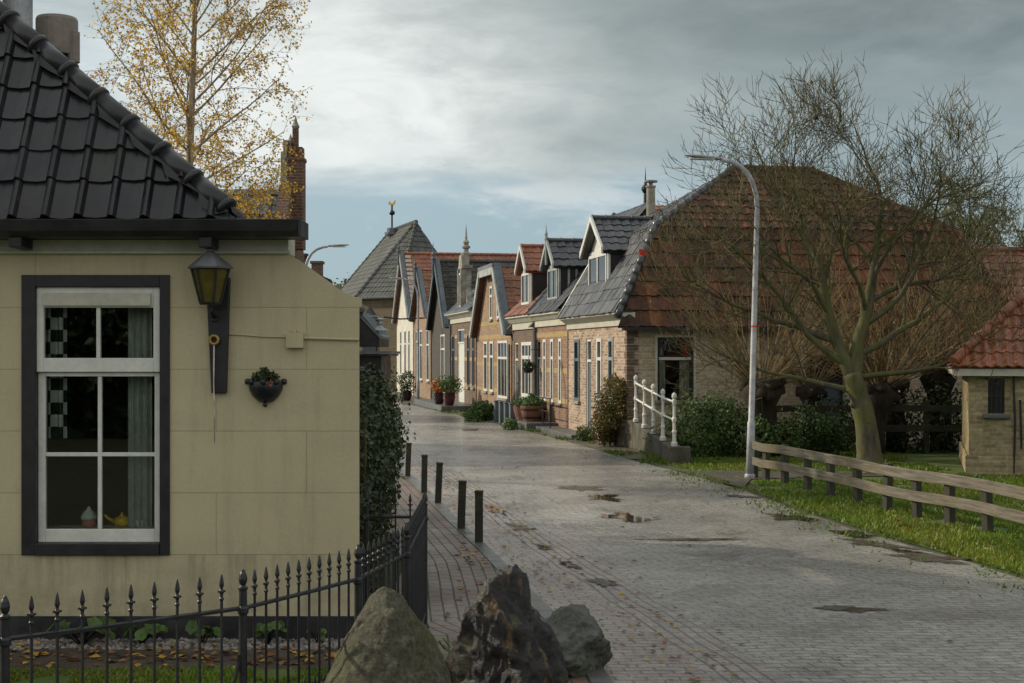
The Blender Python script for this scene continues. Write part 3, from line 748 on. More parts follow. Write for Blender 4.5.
f = MB(); f.mbox(mpw, X0 + .04, X1 - .04, .033, .037, cz(360), cz(306)); f.mbox(mpw, X0 + .04, X1 - .04, .068, .072, cz(532), cz(370)); f.build('pane', 'glass', win)
# room behind the glass
b = MB(); b.box(-4.9, 1.2, 3.3, 3.4, 0, 2.7); b.box(-4.9, 1.2, .3, 3.3, .02, .1); b.box(-4.9, 1.2, .3, 3.3, 2.66, 2.7); b.box(1.2, 1.3, .3, 3.4, 0, 2.7); b.box(-5.0, -4.9, .3, 3.4, 0, 2.7); b.build('room', 'darkroom', cot)
b = MB(); b.mbox(mpw, wx0, wx1, .13, .34, cz(539), cz(531)); b.build('inner_sill', 'cream', cot)
# conduit, cable and junction box
b = MB(); b.tube([mpw(cx(304), -.012, cz(338)), mpw(cx(359), -.012, cz(339.5))], .011, 8); b.tube([mpw(cx(x), -.008, cz(y)) for x, y in ((229, 334), (245, 335), (262, 336.5), (287, 337))], .006, 6); b.mbox(mpw, cx(287), cx(304), -.05, 0, cz(348), cz(333)); b.mbox(mpw, cx(293), cx(297), -.045, 0, cz(333), cz(330)); b.build('junction_box', 'stucco', cot, bevel=.003)
# curtains, jar, teapot
def curtain(mb, xa, xb, y, za, zb, waves, amp, n=40):
    for i in range(n):
        pts = []
        for k in (i, i + 1):
            x = xa + (xb - xa) * k / n; yy = y + amp * math.sin(k / n * waves * 6.283)
            pts.append((x, yy))
        (x1_, y1_), (x2_, y2_) = pts
        mb.add([(x1_, y1_, za), (x2_, y2_, za), (x2_, y2_, zb), (x1_, y1_, zb)], [(0, 1, 2, 3)])
t = NT('checked_cloth'); ch = t.new('ShaderNodeTexChecker'); ch.inputs['Scale'].default_value = 11.5; ch.inputs['Color1'].default_value = (.62, .6, .56, 1); ch.inputs['Color2'].default_value = (.012, .012, .012, 1)
t.l.new(t.vmul(t.tc(), (1, .0, 1.0)), ch.inputs['Vector']); t.fin(ch.outputs['Color'], .8); MT['check'] = t.m
mb = MB(); curtain(mb, (42 - 512) / F * 10.2, (66 - 512) / F * 10.2, 10.2, cz(440), cz(300), 2.2, .025); tag(mb.build('curtain', 'check', fix=False), 'black and white checked curtain at the left of the cottage sash window', 'curtain')
mb = MB(); curtain(mb, (128 - 512) / F * 10.22, (152 - 512) / F * 10.22, 10.22, cz(531), cz(300), 3.5, .022); tag(mb.build('curtain', 'curtain', fix=False), 'plain white net curtain at the right of the cottage sash window', 'curtain')
jx = (89 - 512) / F * 10.24; jar = thing('jar', 'white lidded jar with pink base on the cottage window sill', 'jar', (jx, 10.24, cz(531)))
mb = MB(); mb.lathe([(.04, 0), (.05, .01), (.05, .055)], 20); mb.build('base', 'pink', jar, smooth=True)
mb = MB(); mb.lathe([(.055, .055), (.058, .07), (.045, .10), (.02, .125), (.008, .145), (.0, .15)], 20); mb.build('lid', 'white', jar, smooth=True)
tp = thing('teapot', 'yellow teapot on the cottage window sill beside the white jar', 'teapot', ((122 - 512) / F * 10.26, 10.26, cz(531)))
mb = MB(); mb.lathe([(.03, 0), (.05, .012), (.062, .04), (.05, .065), (.02, .075)], 20); mb.build('pot', 'yellow', tp, smooth=True)
mb = MB(); mb.lathe([(.024, .074), (.02, .082), (.008, .085), (.010, .098), (.0, .104)], 16); mb.build('lid', 'yellow', tp, smooth=True)
mb = MB(); mb.tube([(-.055, 0, .035), (-.10, 0, .06), (-.125, 0, .085)], [.014, .010, .008], 8); mb.build('spout', 'yellow', tp, smooth=True)
mb = MB(); mb.tube([(.05, 0, .062), (.09, 0, .075), (.105, 0, .045), (.055, 0, .022)], .006, 8); mb.build('handle', 'yellow', tp, smooth=True)
for k, (px, c, lab) in enumerate(((140, 'white', 'small white cup on the cottage window sill right of the yellow teapot'),)):
    mb = MB(); mb.lathe([(.02, 0), (.03, .01), (.034, .05), (.030, .05), (.026, .012)], 16); o = mb.build('cup', c, smooth=True, loc=((px - 512) / F * 10.24, 10.24, cz(531))); tag(o, lab, 'cup')

# wall lantern ------------------------------------------------------
lan = thing('wall_lantern', 'black wall lantern with yellow glass on the khaki cottage wall', 'lantern', (cx(216), 10, cz(300)))
def ll(px, py): return (px - 216) * K, cz(py) - cz(300)
b = MB(); (xa, za), (xb, zb), (xc, zc), (xd, zd) = ll(208, 304), ll(230.5, 280), ll(227.5, 393), ll(212.5, 393)
b.prism([(ll(207, 278)[0], -.045, ll(0, 278)[1]), (ll(231, 278)[0], -.045, ll(0, 278)[1]), (xc, -.045, zc), (xd, -.045, zd)], (0, .044, 0)); b.build('backboard', 'black', lan, bevel=.006)
def hexring(r, z, n=6, off=0, c=(0, -.19)):
    return [Vector((c[0] + r * math.cos(2 * math.pi * (k + off) / n), c[1] + r * math.sin(2 * math.pi * (k + off) / n), z)) for k in range(n)]
zt, zbm, zap = ll(0, 269)[1], ll(0, 304)[1], ll(0, 253)[1]
Rt, Rb = .132, .07
b = MB(); top = hexring(.16, zt); top2 = hexring(.155, zt - .01); ap = hexring(.02, zap)
b.add(top + ap, [(k, (k + 1) % 6, 6 + (k + 1) % 6, 6 + k) for k in range(6)] + [(6, 7, 8, 9, 10, 11)]); b.add(top + top2, [(k, (k + 1) % 6, 6 + (k + 1) % 6, 6 + k) for k in range(6)] + [tuple(range(6, 12))])
b.lathe([(.022, zap), (.022, zap + .012), (.01, zap + .02), (.016, zap + .035), (.006, zap + .05), (.0, zap + .055)], 10, (0, -.19, 0)); b.build('cap', 'lead', lan)
b = MB(); A, B = hexring(Rt, zt - .008), hexring(Rb, zbm)
for k in range(6):
    b.tube([A[k], B[k]], .009, 6); b.tube([A[k], A[(k + 1) % 6]], .009, 6); b.tube([B[k], B[(k + 1) % 6]], .009, 6)
b.add(B + hexring(Rb, zbm - .012), [(k, (k + 1) % 6, 6 + (k + 1) % 6, 6 + k) for k in range(6)] + [tuple(range(6)), tuple(range(6, 12))]); b.tube([(0, -.19, zbm - .012), (0, -.19, zbm - .05), (0, -.03, zbm - .10)], .014, 8); b.build('cage', 'black', lan)
b = MB(); A, B = hexring(Rt - .006, zt - .01), hexring(Rb - .004, zbm + .002); b.add(A + B, [(k, (k + 1) % 6, 6 + (k + 1) % 6, 6 + k) for k in range(6)]); b.build('glass', 'yellowglass', lan)
b = MB(); b.tube([(0, -.035, ll(0, 320)[1]), (0, -.075, ll(0, 320)[1])], .006, 6); b.mbox(lambda s, d, z: (s, d, z), -.03, .02, -.07, -.045, ll(0, 321)[1], ll(0, 319)[1]); b.build('hook', 'iron', lan)
rs = thing('bell_pull', 'brass ring with thin white cord hanging below the black wall lantern', 'cord', (cx(216), 9.955, cz(340)))
b = MB(); n = 14; b.tube([(.03 * math.cos(i / n * 6.283), -.02, .03 * math.sin(i / n * 6.283)) for i in range(n + 1)], .011, 8, False); b.build('ring', 'brass', rs, smooth=True)
b = MB(); b.tube([(0, -.02, -.03), (-.002, -.024, -.3), (.002, -.022, -.50), (.004, -.02, -.72)], [.006, .005, .008, .003], 6); b.build('cord', 'string', rs, smooth=True)
# wall planter
pl = thing('wall_planter', 'black half-bowl planter with drooping plant on the cottage wall', 'planter', (cx(266), 9.999, cz(388)))
b = MB(); r = .125; n = 16; vs = []; fs = []
for j, (rr, z) in enumerate([(.0, -.105), (.05, -.095), (.09, -.06), (.115, -.015), (.125, .045), (.118, .05)]):
    for i in range(n + 1):
        a = math.pi + math.pi * i / n; vs.append((rr * math.cos(a), rr * math.sin(a) * .95, z))
for j in range(5):
    for i in range(n): q = j * (n + 1) + i; fs.append((q, q + 1, q + n + 2, q + n + 1))
b.add(vs, fs); b.add([vs[j * (n + 1)] for j in range(6)] + [vs[j * (n + 1) + n] for j in range(5, -1, -1)], [tuple(range(12))])
for k in (0, 4, 8, 12, 16):
    a = math.pi + math.pi * k / 16; b.lathe([(.0, -.022), (.018, -.015), (.022, 0), (.018, .016), (.0, .022)], 8, (.128 * math.cos(a), .122 * math.sin(a) , .045))
b.lathe([(.0, -.025), (.014, -.018), (.018, 0), (.0, .012)], 8, (0, -.03, -.11)); b.build('bowl', 'iron', pl, smooth=True)
b = leaf_mass([((0, -.06, .07), (.10, .05, .055)), ((.0, -.07, .09), (.05, .04, .06))], 700, .028, random.Random(2), cols=(.08, [(1.6, 1.0, .7), (1.5, 1.4, .6)])); b.build('plant', 'leaf_dark', pl, fix=False)
b = leaf_mass([((.05, -.105, .04), (.02, .012, .025))], 9, .02, random.Random(6)); b.build('flower', 'flower', pl, fix=False)

# garden plants behind the fence
def herb(x, y, r, h, n, sz, seed, label):
    t = thing('garden_plant', label, 'plant', (x, y, 0)); rng = random.Random(seed)
    st = MB(); lf = MB()
    for i in range(n):
        a = rng.uniform(0, 6.28); d = Vector((math.cos(a), math.sin(a) * .7, 0)); tip = d * r * rng.uniform(.3, 1) + Vector((0, 0, h * rng.uniform(.5, 1)))
        st.tube([(0, 0, 0), tip * .5 + Vector((0, 0, h * .15)), tip], [.005, .004, .003], 4, False)
        k = rng.uniform(.7, 1.4); nn = (d * .5 + Vector((0, -.5, .9)) + rv(rng) * .4).normalized(); c = tip; s_ = sz * rng.uniform(.6, 1.2)
        u = (d + rv(rng) * .5); u = (u - nn * u.dot(nn)).normalized(); v = nn.cross(u)
        pts = [c + (u * math.cos(q) + v * math.sin(q)) * s_ * (.5 + .08 * math.cos(5 * q)) - nn * .08 * s_ * math.cos(q) for q in [2 * math.pi * j / 12 for j in range(12)]]
        lf.add(pts + [c - nn * s_ * .1], [(j, (j + 1) % 12, 12) for j in range(12)], (k, k, k))
    st.build('stem', 'leaf_green', t); lf.build('leaves', 'leaf_green', t, fix=False)
herb(-2.95, 9.75, .24, .17, 16, .12, 1, 'broad-leaved green plant at the khaki wall foot below the sash window')
herb(-2.55, 9.78, .17, .13, 10, .10, 14, 'flat broad-leaved plant just right of the larger one under the sash window')
herb(-2.13, 9.8, .11, .15, 8, .10, 2, 'small leafy plant at the wall foot left of the middle fence post')
herb(-1.68, 9.8, .11, .14, 18, .07, 3, 'dark rounded plant at the wall foot right of the middle fence post')
herb(-1.35, 9.85, .07, .10, 6, .06, 4, 'tiny seedling plant at the wall foot near the corner')

# ================================================================== IRON FENCE
fen = thing('iron_fence', 'black spear-topped iron fence round the cottage front garden', 'fence', (0, 0, 0))
def gp(px, Y): return Vector(((px - 512) / F * Y, Y, 0))
posts = [Vector((-3.05, 5.0, 0)), gp(5, 5.83), gp(243, 6.55), gp(358, 7.4), gp(407, 8.36), Vector((-.625, 10.2, 0)), Vector((-1.05, 10.25, 0))]
pm = MB(); pm.lathe([(.03, 0), (.03, .05), (.019, .07), (.019, .80), (.026, .81), (.026, .83), (.019, .84), (.018, .91), (.022, .918), (.022, .926), (.011, .936), (.017, .946), (.0205, .964), (.016, .986), (.009, 1.0), (.008, 1.005), (.0, 1.012)], 14)
p0 = pm.build('post', 'iron', fen, smooth=False, loc=posts[1])
for p in posts[:1] + posts[2:]:
    c = p0.copy(); COL.objects.link(c); c.parent = fen; c.location = p
sm_ = MB(); sm_.tube([(0, 0, .05), (0, 0, .93)], .0068, 6)
sm_.lathe([(.007, .875), (.011, .88), (.011, .886), (.007, .892), (.007, .905), (.010, .912), (.0125, .918), (.007, .928), (.006, .934), (.010, .943), (.0115, .952), (.007, .978), (.003, .996), (.0, 1.0)], 8)
sm_.box(-.019, .019, -.0035, .0035, .914, .923)
sp0 = None; npan = [8, 10, 11, 10, 15, 4]
for i, (a, b) in enumerate(zip(posts, posts[1:])):
    d = b - a; n = npan[i]
    for k in range(n - 1 if i < 6 else n):
        q = a + d * ((k + 1) / n)
        if sp0 is None: sp0 = sm_.build('spear', 'iron', fen, loc=q); sp0.rotation_euler.z = math.atan2(d.y, d.x); continue
        c = sp0.copy(); COL.objects.link(c); c.parent = fen; c.location = q; c.rotation_euler.z = math.atan2(d.y, d.x)
    rl_ = MB(); rl_.tube([a + Vector((0, 0, .83)), a.lerp(b, .5) + Vector((0, 0, .828)), b + Vector((0, 0, .83))], .011, 6); rl_.build('rail', 'iron', fen); rl_ = MB(); rl_.tube([a + Vector((0, 0, .14)), b + Vector((0, 0, .14))], .011, 6); rl_.build('rail', 'iron', fen)
# dog bars and a scroll in the corner panel
a, b = posts[2], posts[3]; d = b - a; dog = MB(); dog.tube([(0, 0, .10), (0, 0, .34)], .006, 5); dog.lathe([(.006, .33), (.014, .345), (.010, .36), (.012, .375), (.0, .41)], 6); d0 = None
for k in range(11):
    q = a + d * ((k + .5) / 11)
    if d0 is None: d0 = dog.build('dog_bar', 'iron', fen, loc=q); continue
    c = d0.copy(); COL.objects.link(c); c.parent = fen; c.location = q
b = MB(); b.tube([a + d * .02 + Vector((0, 0, .31)), posts[3] + Vector((0, 0, .31))], .010, 6); b.build('rail', 'iron', fen)
for pa, di in ((posts[2], posts[1] - posts[2]), (posts[3], posts[2] - posts[3])):
    di = di.normalized(); b = MB(); b.tube([pa + di * (.26 * math.sin(t_)) + Vector((0, 0, .32 + .26 * (1 - math.cos(t_)) )) for t_ in [k / 10 * 1.5 for k in range(11)]], .009, 6)
    pts = [pa + Vector((0, 0, .62 - .0))]
    b = MB(); b.tube([pa + di * (.02 + .24 * (1 - math.cos(t_))) + Vector((0, 0, .62 - .26 * math.sin(t_))) for t_ in [k / 10 * 1.57 for k in range(11)]], .009, 6); b.build('scroll', 'iron', fen)

# ================================================================== BOULDERS
def boulder(name, label, mat, base, size, seed, shape, rough=(.18, .08), freq=(1.6, 5.0), facets=0):
    bm = bmesh.new(); bmesh.ops.create_icosphere(bm, subdivisions=6, radius=1)
    sd = Vector((seed * 3.7, seed * 1.9, seed * 5.3)); rng = random.Random(seed)
    pl_ = [(rv(rng), rng.uniform(.62, .9)) for _ in range(facets)]
    for v in bm.verts:
        p = v.co.copy()
        for nn, dd in pl_:
            k = p.dot(nn) - dd
            if k > 0: p -= nn * k * .93
        h = (p.z + 1) / 2; s_ = shape(max(0, min(1, h)))
        q = Vector((p.x * s_, p.y * s_, p.z))
        n1 = noise.fractal(q * freq[0] + sd, .9, 2.1, 5); n2 = noise.ridged_multi_fractal(q * freq[1] * .5 + sd, 1.0, 2.1, 4, .9, 2.0) - 1
        q *= 1 + rough[0] * n1 + rough[1] * n2
        v.co = Vector((q.x * size[0], q.y * size[1], (q.z + 1) / 2 * size[2]))
    me = bpy.data.meshes.new(name); bm.to_mesh(me); bm.free(); me.polygons.foreach_set('use_smooth', [True] * len(me.polygons)); me.materials.append(MT[mat])
    o = bpy.data.objects.new(name, me); COL.objects.link(o); o.location = base; tag(o, label, 'boulder'); return o
Y = 6.7; boulder('boulder', 'smooth rounded greenish boulder at the corner of the iron fence', 'rock_green', ((388 - 512) / F * Y, Y, -.12), (.30, .29, 1.03), 3, lambda h: 1.62 - 1.12 * h, (.07, .035), (1.3, 4))
Y = 7.6; boulder('boulder', 'jagged dark brown boulder with orange streaks, middle of the three', 'rock_dark', ((506 - 512) / F * Y, Y, -.12), (.335, .28, .95), 8, lambda h: 1.22 - .56 * h, (.15, .12), (1.9, 5), 4)
Y = 8.9; boulder('boulder', 'low blocky grey boulder at the kerb behind the jagged dark one', 'rock_grey', ((568 - 512) / F * Y, Y, -.06), (.30, .27, .49), 5, lambda h: 1.12 - .32 * h ** 3, (.16, .10), (1.6, 5), 7)
Y = 7.3; boulder('boulder', 'small pale stone wedged between the two largest boulders', 'rock_grey', ((468 - 512) / F * Y, Y, -.05), (.15, .13, .36), 9, lambda h: 1, (.12, .05), (1.6, 5), 6)
o = thing('leafy_weed', 'green dock weed growing at the kerb behind the dark boulder', 'plant', (.30, 9.6, .05)); lm = leaf_mass([((0, 0, .05), (.12, .12, .07))], 60, .11, random.Random(3)); lm.build('leaves', 'leaf_green', o, fix=False)
o = thing('grass_tuft', 'yellowing strap-leaf tuft at the outside of the iron fence corner', 'plant', (-.55, 8.9, .05))
mb = MB(); rng = random.Random(4)
for k in range(16):
    a = rng.uniform(-.8, 1.6); l = rng.uniform(.12, .24); d = Vector((math.cos(a), math.sin(a), 0)); t_ = rng.uniform(.7, 1.6)
    pts = [Vector((0, 0, 0)), d * l * .3 + Vector((0, 0, l * .7)), d * l * .7 + Vector((0, 0, l * .75)), d * l + Vector((0, 0, l * .4))]; s_ = d.cross(Vector((0, 0, 1))) * .011
    mb.add([p - s_ for p in pts] + [p + s_ for p in pts], [(i, i + 1, 5 + i, 4 + i) for i in range(3)], (t_ * 1.5, t_ * 1.2, t_ * .5))
mb.build('leaves', 'leaf_green', o, fix=False)

# ================================================================== BOLLARDS
bl = [(-.346, 14.9, 'nearest dark wooden bollard on the pavement edge, right of the others'), (-.576, 16.07, 'second nearest dark wooden bollard on the pavement edge'), (-.98, 18.8, 'third dark wooden bollard from the boulders on the pavement edge'), (-1.25, 20.2, 'fourth dark wooden bollard, seen just above the fence end'), (-1.68, 22.9, 'farthest dark wooden bollard beside the ivy')]
b = MB(); b.prism([(-.042, -.042, 0), (.042, -.042, 0), (.042, .042, 0), (-.042, .042, 0)], (0, 0, .52)); b.add([(-.042, -.042, .52), (.042, -.042, .52), (.042, .042, .545), (-.042, .042, .545)], [(0, 1, 2, 3), (0, 3, 2, 1)]) if False else None
b.box(-.046, .046, -.046, .046, .52, .55)
pb = None
for x, y, lab in bl:
    if pb is None: pb = b.build('bollard', 'woodpost', bevel=.006, loc=(x, y, .02)); tag(pb, lab, 'bollard', 'dark bollards along the left pavement'); continue
    c = pb.copy(); COL.objects.link(c); c.location = (x, y, .02); c['label'] = lab; c.rotation_euler = (R(random.Random(x).uniform(-2, 2)), R(random.Random(y).uniform(-2.5, 2.5)), .1)

# ================================================================== IVY beside the cottage, lean-to porch
ivy = thing('ivy_hedge', 'dark green ivy covering the side wall beyond the cottage corner', 'ivy', (-1.3, 14, 0))
bl_ = []
for k in range(9):
    yy = 11.0 + k * .85; wl = -1.08 - .137 * (yy - 10.3); rx = .14 + .052 * (yy - 10.6)
    bl_ += [((wl + rx * .35 + 1.3, yy - 14, 1.12), (rx + .06, .75, .72 + .05 * math.sin(k * 2))), ((wl + rx * .2 + 1.3, yy - 14, .5), (rx * .85, .75, .6))]
leaf_mass(bl_, 32000, .046, random.Random(7), hang=.7, inner=.6, lump=.2, zmin=.02, cols=(.08, [(2.0, 1.8, 1.0), (.6, .6, .6)])).build('leaves', 'leaf_ivy', ivy, fix=False)
st = MB(); rg_ = random.Random(3)
for k in range(14):
    yy = 11 + k * .5; wl = -1.06 - .137 * (yy - 10.3) + 1.3; st.tube([(wl, yy - 14, 0), (wl + .03, yy - 14 + rg_.uniform(-.2, .2), .7), (wl + .02, yy - 14 + rg_.uniform(-.4, .4), 1.5)], [.022, .016, .008], 5)
st.build('stems', 'bark_twig', ivy)
po = thing('porch_canopy', 'dark lean-to porch canopy with pale edge boards beside the cottage', 'porch', (-1.5, 15.0, 0))
b = MB(); b.prism([(-.12, 0, 2.46), (.10, 0, 2.20), (.10, 0, 2.08), (-.3, 0, 2.08), (-.3, 0, 2.46)], (0, 1.2, 0)); b.box(-.3, .2, -.05, 1.3, 1.98, 2.0 + .0); b.box(-.3, .12, 0, 1.2, 1.72, 1.98); b.build('body', 'black', po)
b = MB(); b.prism([(-.14, -.02, 2.46), (.11, -.02, 2.19), (.11, -.02, 2.16), (-.14, -.02, 2.43)], (0, 1.24, 0)); b.box(-.3, .22, -.06, 1.32, 2.002, 2.03); b.build('edge_board', 'lead', po)
hl = thing('porch_lamp', 'grey saucer-shaded hanging lamp beside the dark porch canopy', 'lamp', at(380, 331, 15.2))
b = MB(); b.lathe([(.0, .0), (.10, .0), (.095, .012), (.04, .035), (.02, .06), (.02, .0601)], 18); b.build('shade', 'steel', hl, smooth=True)
b = MB(); b.lathe([(.018, .06), (.03, .075), (.03, .11), (.05, .12), (.05, .13), (.0, .14)], 12); b.tube([(0, 0, .13), (-.04, 0, .16), (-.12, 0, .15)], .008, 6); b.build('bracket', 'steel', hl)

# ================================================================== THE HOUSE ROW
FO = Vector((2.47, 30.57, 0)); FR = R(10.78)
def u_of(px): k = (px - 512) / F; return (2.47 - 30.57 * k) / (.187 + .982 * k)
def house(name, label, u): return thing(name, label, 'house', FO + Vector((-.187 * u, .982 * u, 0)), FR, 'row of houses on the right of the street')
def ops_of(lst, u): return [(u_of(b) - u, u_of(a) - u, z0, z1) for a, b, z0, z1 in lst]
def bands(h, mat, zs, y0, y1, ops, x=0):
    mb = MB()
    for z in zs:
        br = [y0]
        for o in sorted(ops):
            if o[2] - .05 < z < o[3] + .05: br += [o[0] - .02, o[1] + .02]
        br.append(y1)
        for a, b in zip(br[::2], br[1::2]):
            if b - a > .03: mb.mbox(front, a, b, -.004, .0 + .01, z, z + .13)
    mb.build('brick_band', mat, h)
def cornice(h, y0, y1, z0, z1, out=.22, mat='cream', top='lead'):
    mb = MB(); hgt = z1 - z0
    prof = [(0.0, z0), (-.05, z0), (-.05, z0 + hgt * .45), (-.09, z0 + hgt * .5), (-out * .8, z0 + hgt * .82), (-out, z0 + hgt * .86), (-out, z1), (.15, z1), (.15, z0)]
    mb.prism([(x, y0, z) for x, z in prof], (0, y1 - y0, 0)); c = mb.build('cornice', mat, h)
    if top:
        q = MB(); q.box(-out - .025, .1, y0 - .02, y1 + .02, z1 + .002, z1 + .045); q.build('gutter', top, c)
    return c
def dormer(h, yc, w, xf, zs, ze, zr, depth, roofmat, cheek='black', trim='white', win=None, stripes=0, finial=False, seed=1, ov=.16):
    y0, y1 = yc - w / 2, yc + w / 2
    b = MB(); b.box(xf + .06, xf + depth, y0 + .02, y1 - .02, zs - .35, ze + .02); d = b.build('dormer', cheek, h)
    b = MB(); b.prism([(xf + .03, y0 + .03, ze), (xf + .03, y1 - .03, ze), (xf + .03, yc, zr - .06)], (.05, 0, 0)); b.mbox(front, y0, y1, xf, xf + .055, zs - .1, zs); b.mbox(front, y0, y0 + .07, xf, xf + .055, zs, ze); b.mbox(front, y1 - .07, y1, xf, xf + .055, zs, ze); b.mbox(front, y0 + .07, y1 - .07, xf, xf + .055, ze - .08, ze)
    b.build('front_board', trim, d)
    sl = (zr - ze) / (w / 2 + .1); oz = ze - .10 * sl
    A = (xf - ov, y0 - .1, ze - .06); B = (xf + depth, y0 - .1, ze - .06); C_ = (xf + depth, yc, zr); D = (xf - ov, yc, zr)
    r = tiles([B, A, D, C_], .23, .26, .03, .02, 'S', 4, seed=seed, odd=.0); A2 = (xf - ov, y1 + .1, ze - .06); B2 = (xf + depth, y1 + .1, ze - .06)
    r.join(tiles([A2, B2, C_, D], .23, .26, .03, .02, 'S', 4, seed=seed + 1, odd=.0)); r.join(ridge_caps([(xf - ov, yc, zr + .02), (xf + depth, yc, zr + .02)], .07, .33, 8)); r.build('dormer_roof', roofmat, d, fix=False)
    bb = MB()
    for ys in (y0 - .12, y1 + .12):
        bb.prism([(xf - ov - .04, ys, ze - .13), (xf - ov - .04, yc, zr - .07), (xf - ov - .04, yc, zr + .07), (xf - ov - .04, ys, ze + .02)], (.05, 0, 0))
    bb.build('bargeboard', trim, d)
    f = MB(); fw = .06; a, c = y0 + .09, y1 - .09
    f.mbox(front, a, a + fw, xf - .03, xf + .02, zs + .01, ze - .09); f.mbox(front, c - fw, c, xf - .03, xf + .02, zs + .01, ze - .09); f.mbox(front, a + fw, c - fw, xf - .03, xf + .02, zs + .01, zs + .08); f.mbox(front, a + fw, c - fw, xf - .03, xf + .02, ze - .16, ze - .09); f.mbox(front, yc - .035, yc + .035, xf - .025, xf + .018, zs + .08, ze - .16)
    f.build('window_frame', trim, d)
    p = MB(); p.mbox(front, a + .05, c - .05, xf - .005, xf + .004, zs + .07, ze - .15); p.build('pane', 'farglass', d)
    s_ = MB(); s_.prism([(xf - .12, y0, zs - .22), (xf + .1, y0, zs - .06), (xf + .1, y0, zs - .11), (xf - .12, y0, zs - .27)], (0, w, 0)); s_.build('flashing', 'greywhite', d)
    if stripes:
        q = MB()
        for k in range(stripes):
            x = xf + .25 + (depth * .55) * k / stripes; q.box(x, x + .06, y0 + .005, y0 + .03, zs, ze - .06)
        q.build('batten', 'greywhite', d)
    if finial:
        q = MB(); q.lathe([(.03, ze), (.04, zr), (.05, zr + .06), (.035, zr + .12), (.045, zr + .2), (.015, zr + .3), (.0, zr + .5)], 8, (xf - ov - .03, yc, 0)); q.build('finial', 'greywhite', d)
    return d

# ---- house A: big mansard house
A_ = house('mansard_house', 'big near house with old red tiled mansard side, grey front roof and dormer', 0)
DA = 9.0; yA = 5.55
opF = [(574.6, 580, .85, 2.36), (586, 591, .12, 2.36), (597, 602, .93, 2.36), (608.3, 613.5, .95, 2.36)]
oF = ops_of(opF, 0); oF = [(a, b, c, d) for a, b, c, d in oF]
oS = [(.68, 1.50, 1.0, 2.36), (4.1, 4.95, .1, 1.95)]
w = MB(); wall_open(w, front, .0, yA, 0, 2.62, .28, oF); 
for c in range(3): pass
w.build('front_wall', 'brick_pink', A_)
w = MB(); wall_open(w, lambda s, d, z: (s, d + .0, z), .28, DA, 0, 2.52, .28, oS); w.box(DA - .28, DA, .28, yA, 0, 2.52); w.prism([(.28, yA - .28, 0), (DA - .28, yA - .28, 0), (DA - .28, yA - .28, 2.6), (8.1, yA - .28, 4.7), (.9, yA - .28, 4.7), (.28, yA - .28, 2.7)], (0, .28, 0)); w.build('wall', 'brick_buff', A_)
q = MB()
for k in range(16): q.box(-.004, .25 if k % 2 else .16, -.006, .02, .05 + k * .155, .05 + k * .155 + .135); q.box(-.006, .02, .02, .12 if k % 2 else .2, .05 + k * .155, .05 + k * .155 + .135)
q.build('quoin', 'brick_brown', A_)
cornice(A_, -.12, yA, 2.62, 2.90, .26, 'cream', 'gutter')
q = MB(); q.box(.0, .16, -.14, -.003, 2.62, 2.74); q.box(-.15, DA + .2, -.26, -.13, 2.50, 2.58); q.build('side_gutter', 'gutter', A_)
for i, (a, b, c, d) in enumerate(oF):
    if i == 1: door(A_, front, a, b, c, d, 'bluegrey', 'white')
    else: window(A_, front, a, b, c, d, ('bluegrey', 0, 'white', 'greywhite')[i], mull=0, trans=.33)
W1 = window(A_, side, *oS[0], 'black', 'glass', .06, .06, 0, .31, 'stone'); f = MB(); a, b, c, d = oS[0]; f.mbox(side, a - .05, a, .0 - .01, .12, c, d + .05); f.mbox(side, b, b + .05, -.01, .12, c, d + .05); f.mbox(side, a, b, -.01, .12, d, d + .05); f.mbox(side, a + .05, b - .05, .05, .11, 1.87, 1.93); f.build('surround', 'cream', W1)
f = MB(); curtain(f, .73, .90, .15, 1.03, 1.86, 2.5, .012); curtain(f, 1.22, 1.45, .15, 1.03, 1.86, 2.5, .012)
o = f.build('curtain', 'curtain', fix=False, loc=FO); o.rotation_euler.z = FR; tag(o, 'pair of pale curtains in the side window of the mansard house', 'curtain')
f = MB(); f.lathe([(.05, 0), (.08, .05), (.09, .12), (.05, .2), (.02, .24)], 8); o = f.build('flower', 'red', loc=A_.matrix_basis @ Vector((0, 0, 0))); o.location = FO + Matrix.Rotation(FR, 3, 'Z') @ Vector((1.38, .2, 1.96)); tag(o, 'red flower head behind the top pane of the mansard house side window', 'flower')
r_ = MB(); r_.box(.3, 3.2, 1.6, 1.7, 0, 2.5); r_.box(3.1, 3.2, .3, 1.6, 0, 2.5); r_.box(.3, 3.1, .3, 1.6, 2.42, 2.5); r_.box(.29, .34, .3, 1.6, 0, 2.42); r_.build('room', 'darkroom', A_)
door(A_, side, 4.1, 4.95, .1, 1.95, 'bluegrey', 'black')
w = MB(); w.mbox(side, 5.0, 5.25, -.02, .0 - .003, 0, 2.3); w.mbox(side, 3.95, 4.08, -.02, -.003, 0, 2.3); w.build('pilaster', 'limewash', A_)
kz = 4.85
rr = tiles([(-.28, -.15, 2.92), (-.28, yA, 2.92), (.9, yA, kz), (.9, .9, kz)], .24, .31, .02, .016, 'S', 4, .14, .0, seed=11); rr.join(tiles([(.88, .9, kz - .02), (.88, yA, kz - .02), (3.5, 3.15, 6.46)], .24, .31, .02, .016, 'S', 4, .14, 0, seed=12))
rr.build('front_roof', 'tile_grey', A_, fix=False)
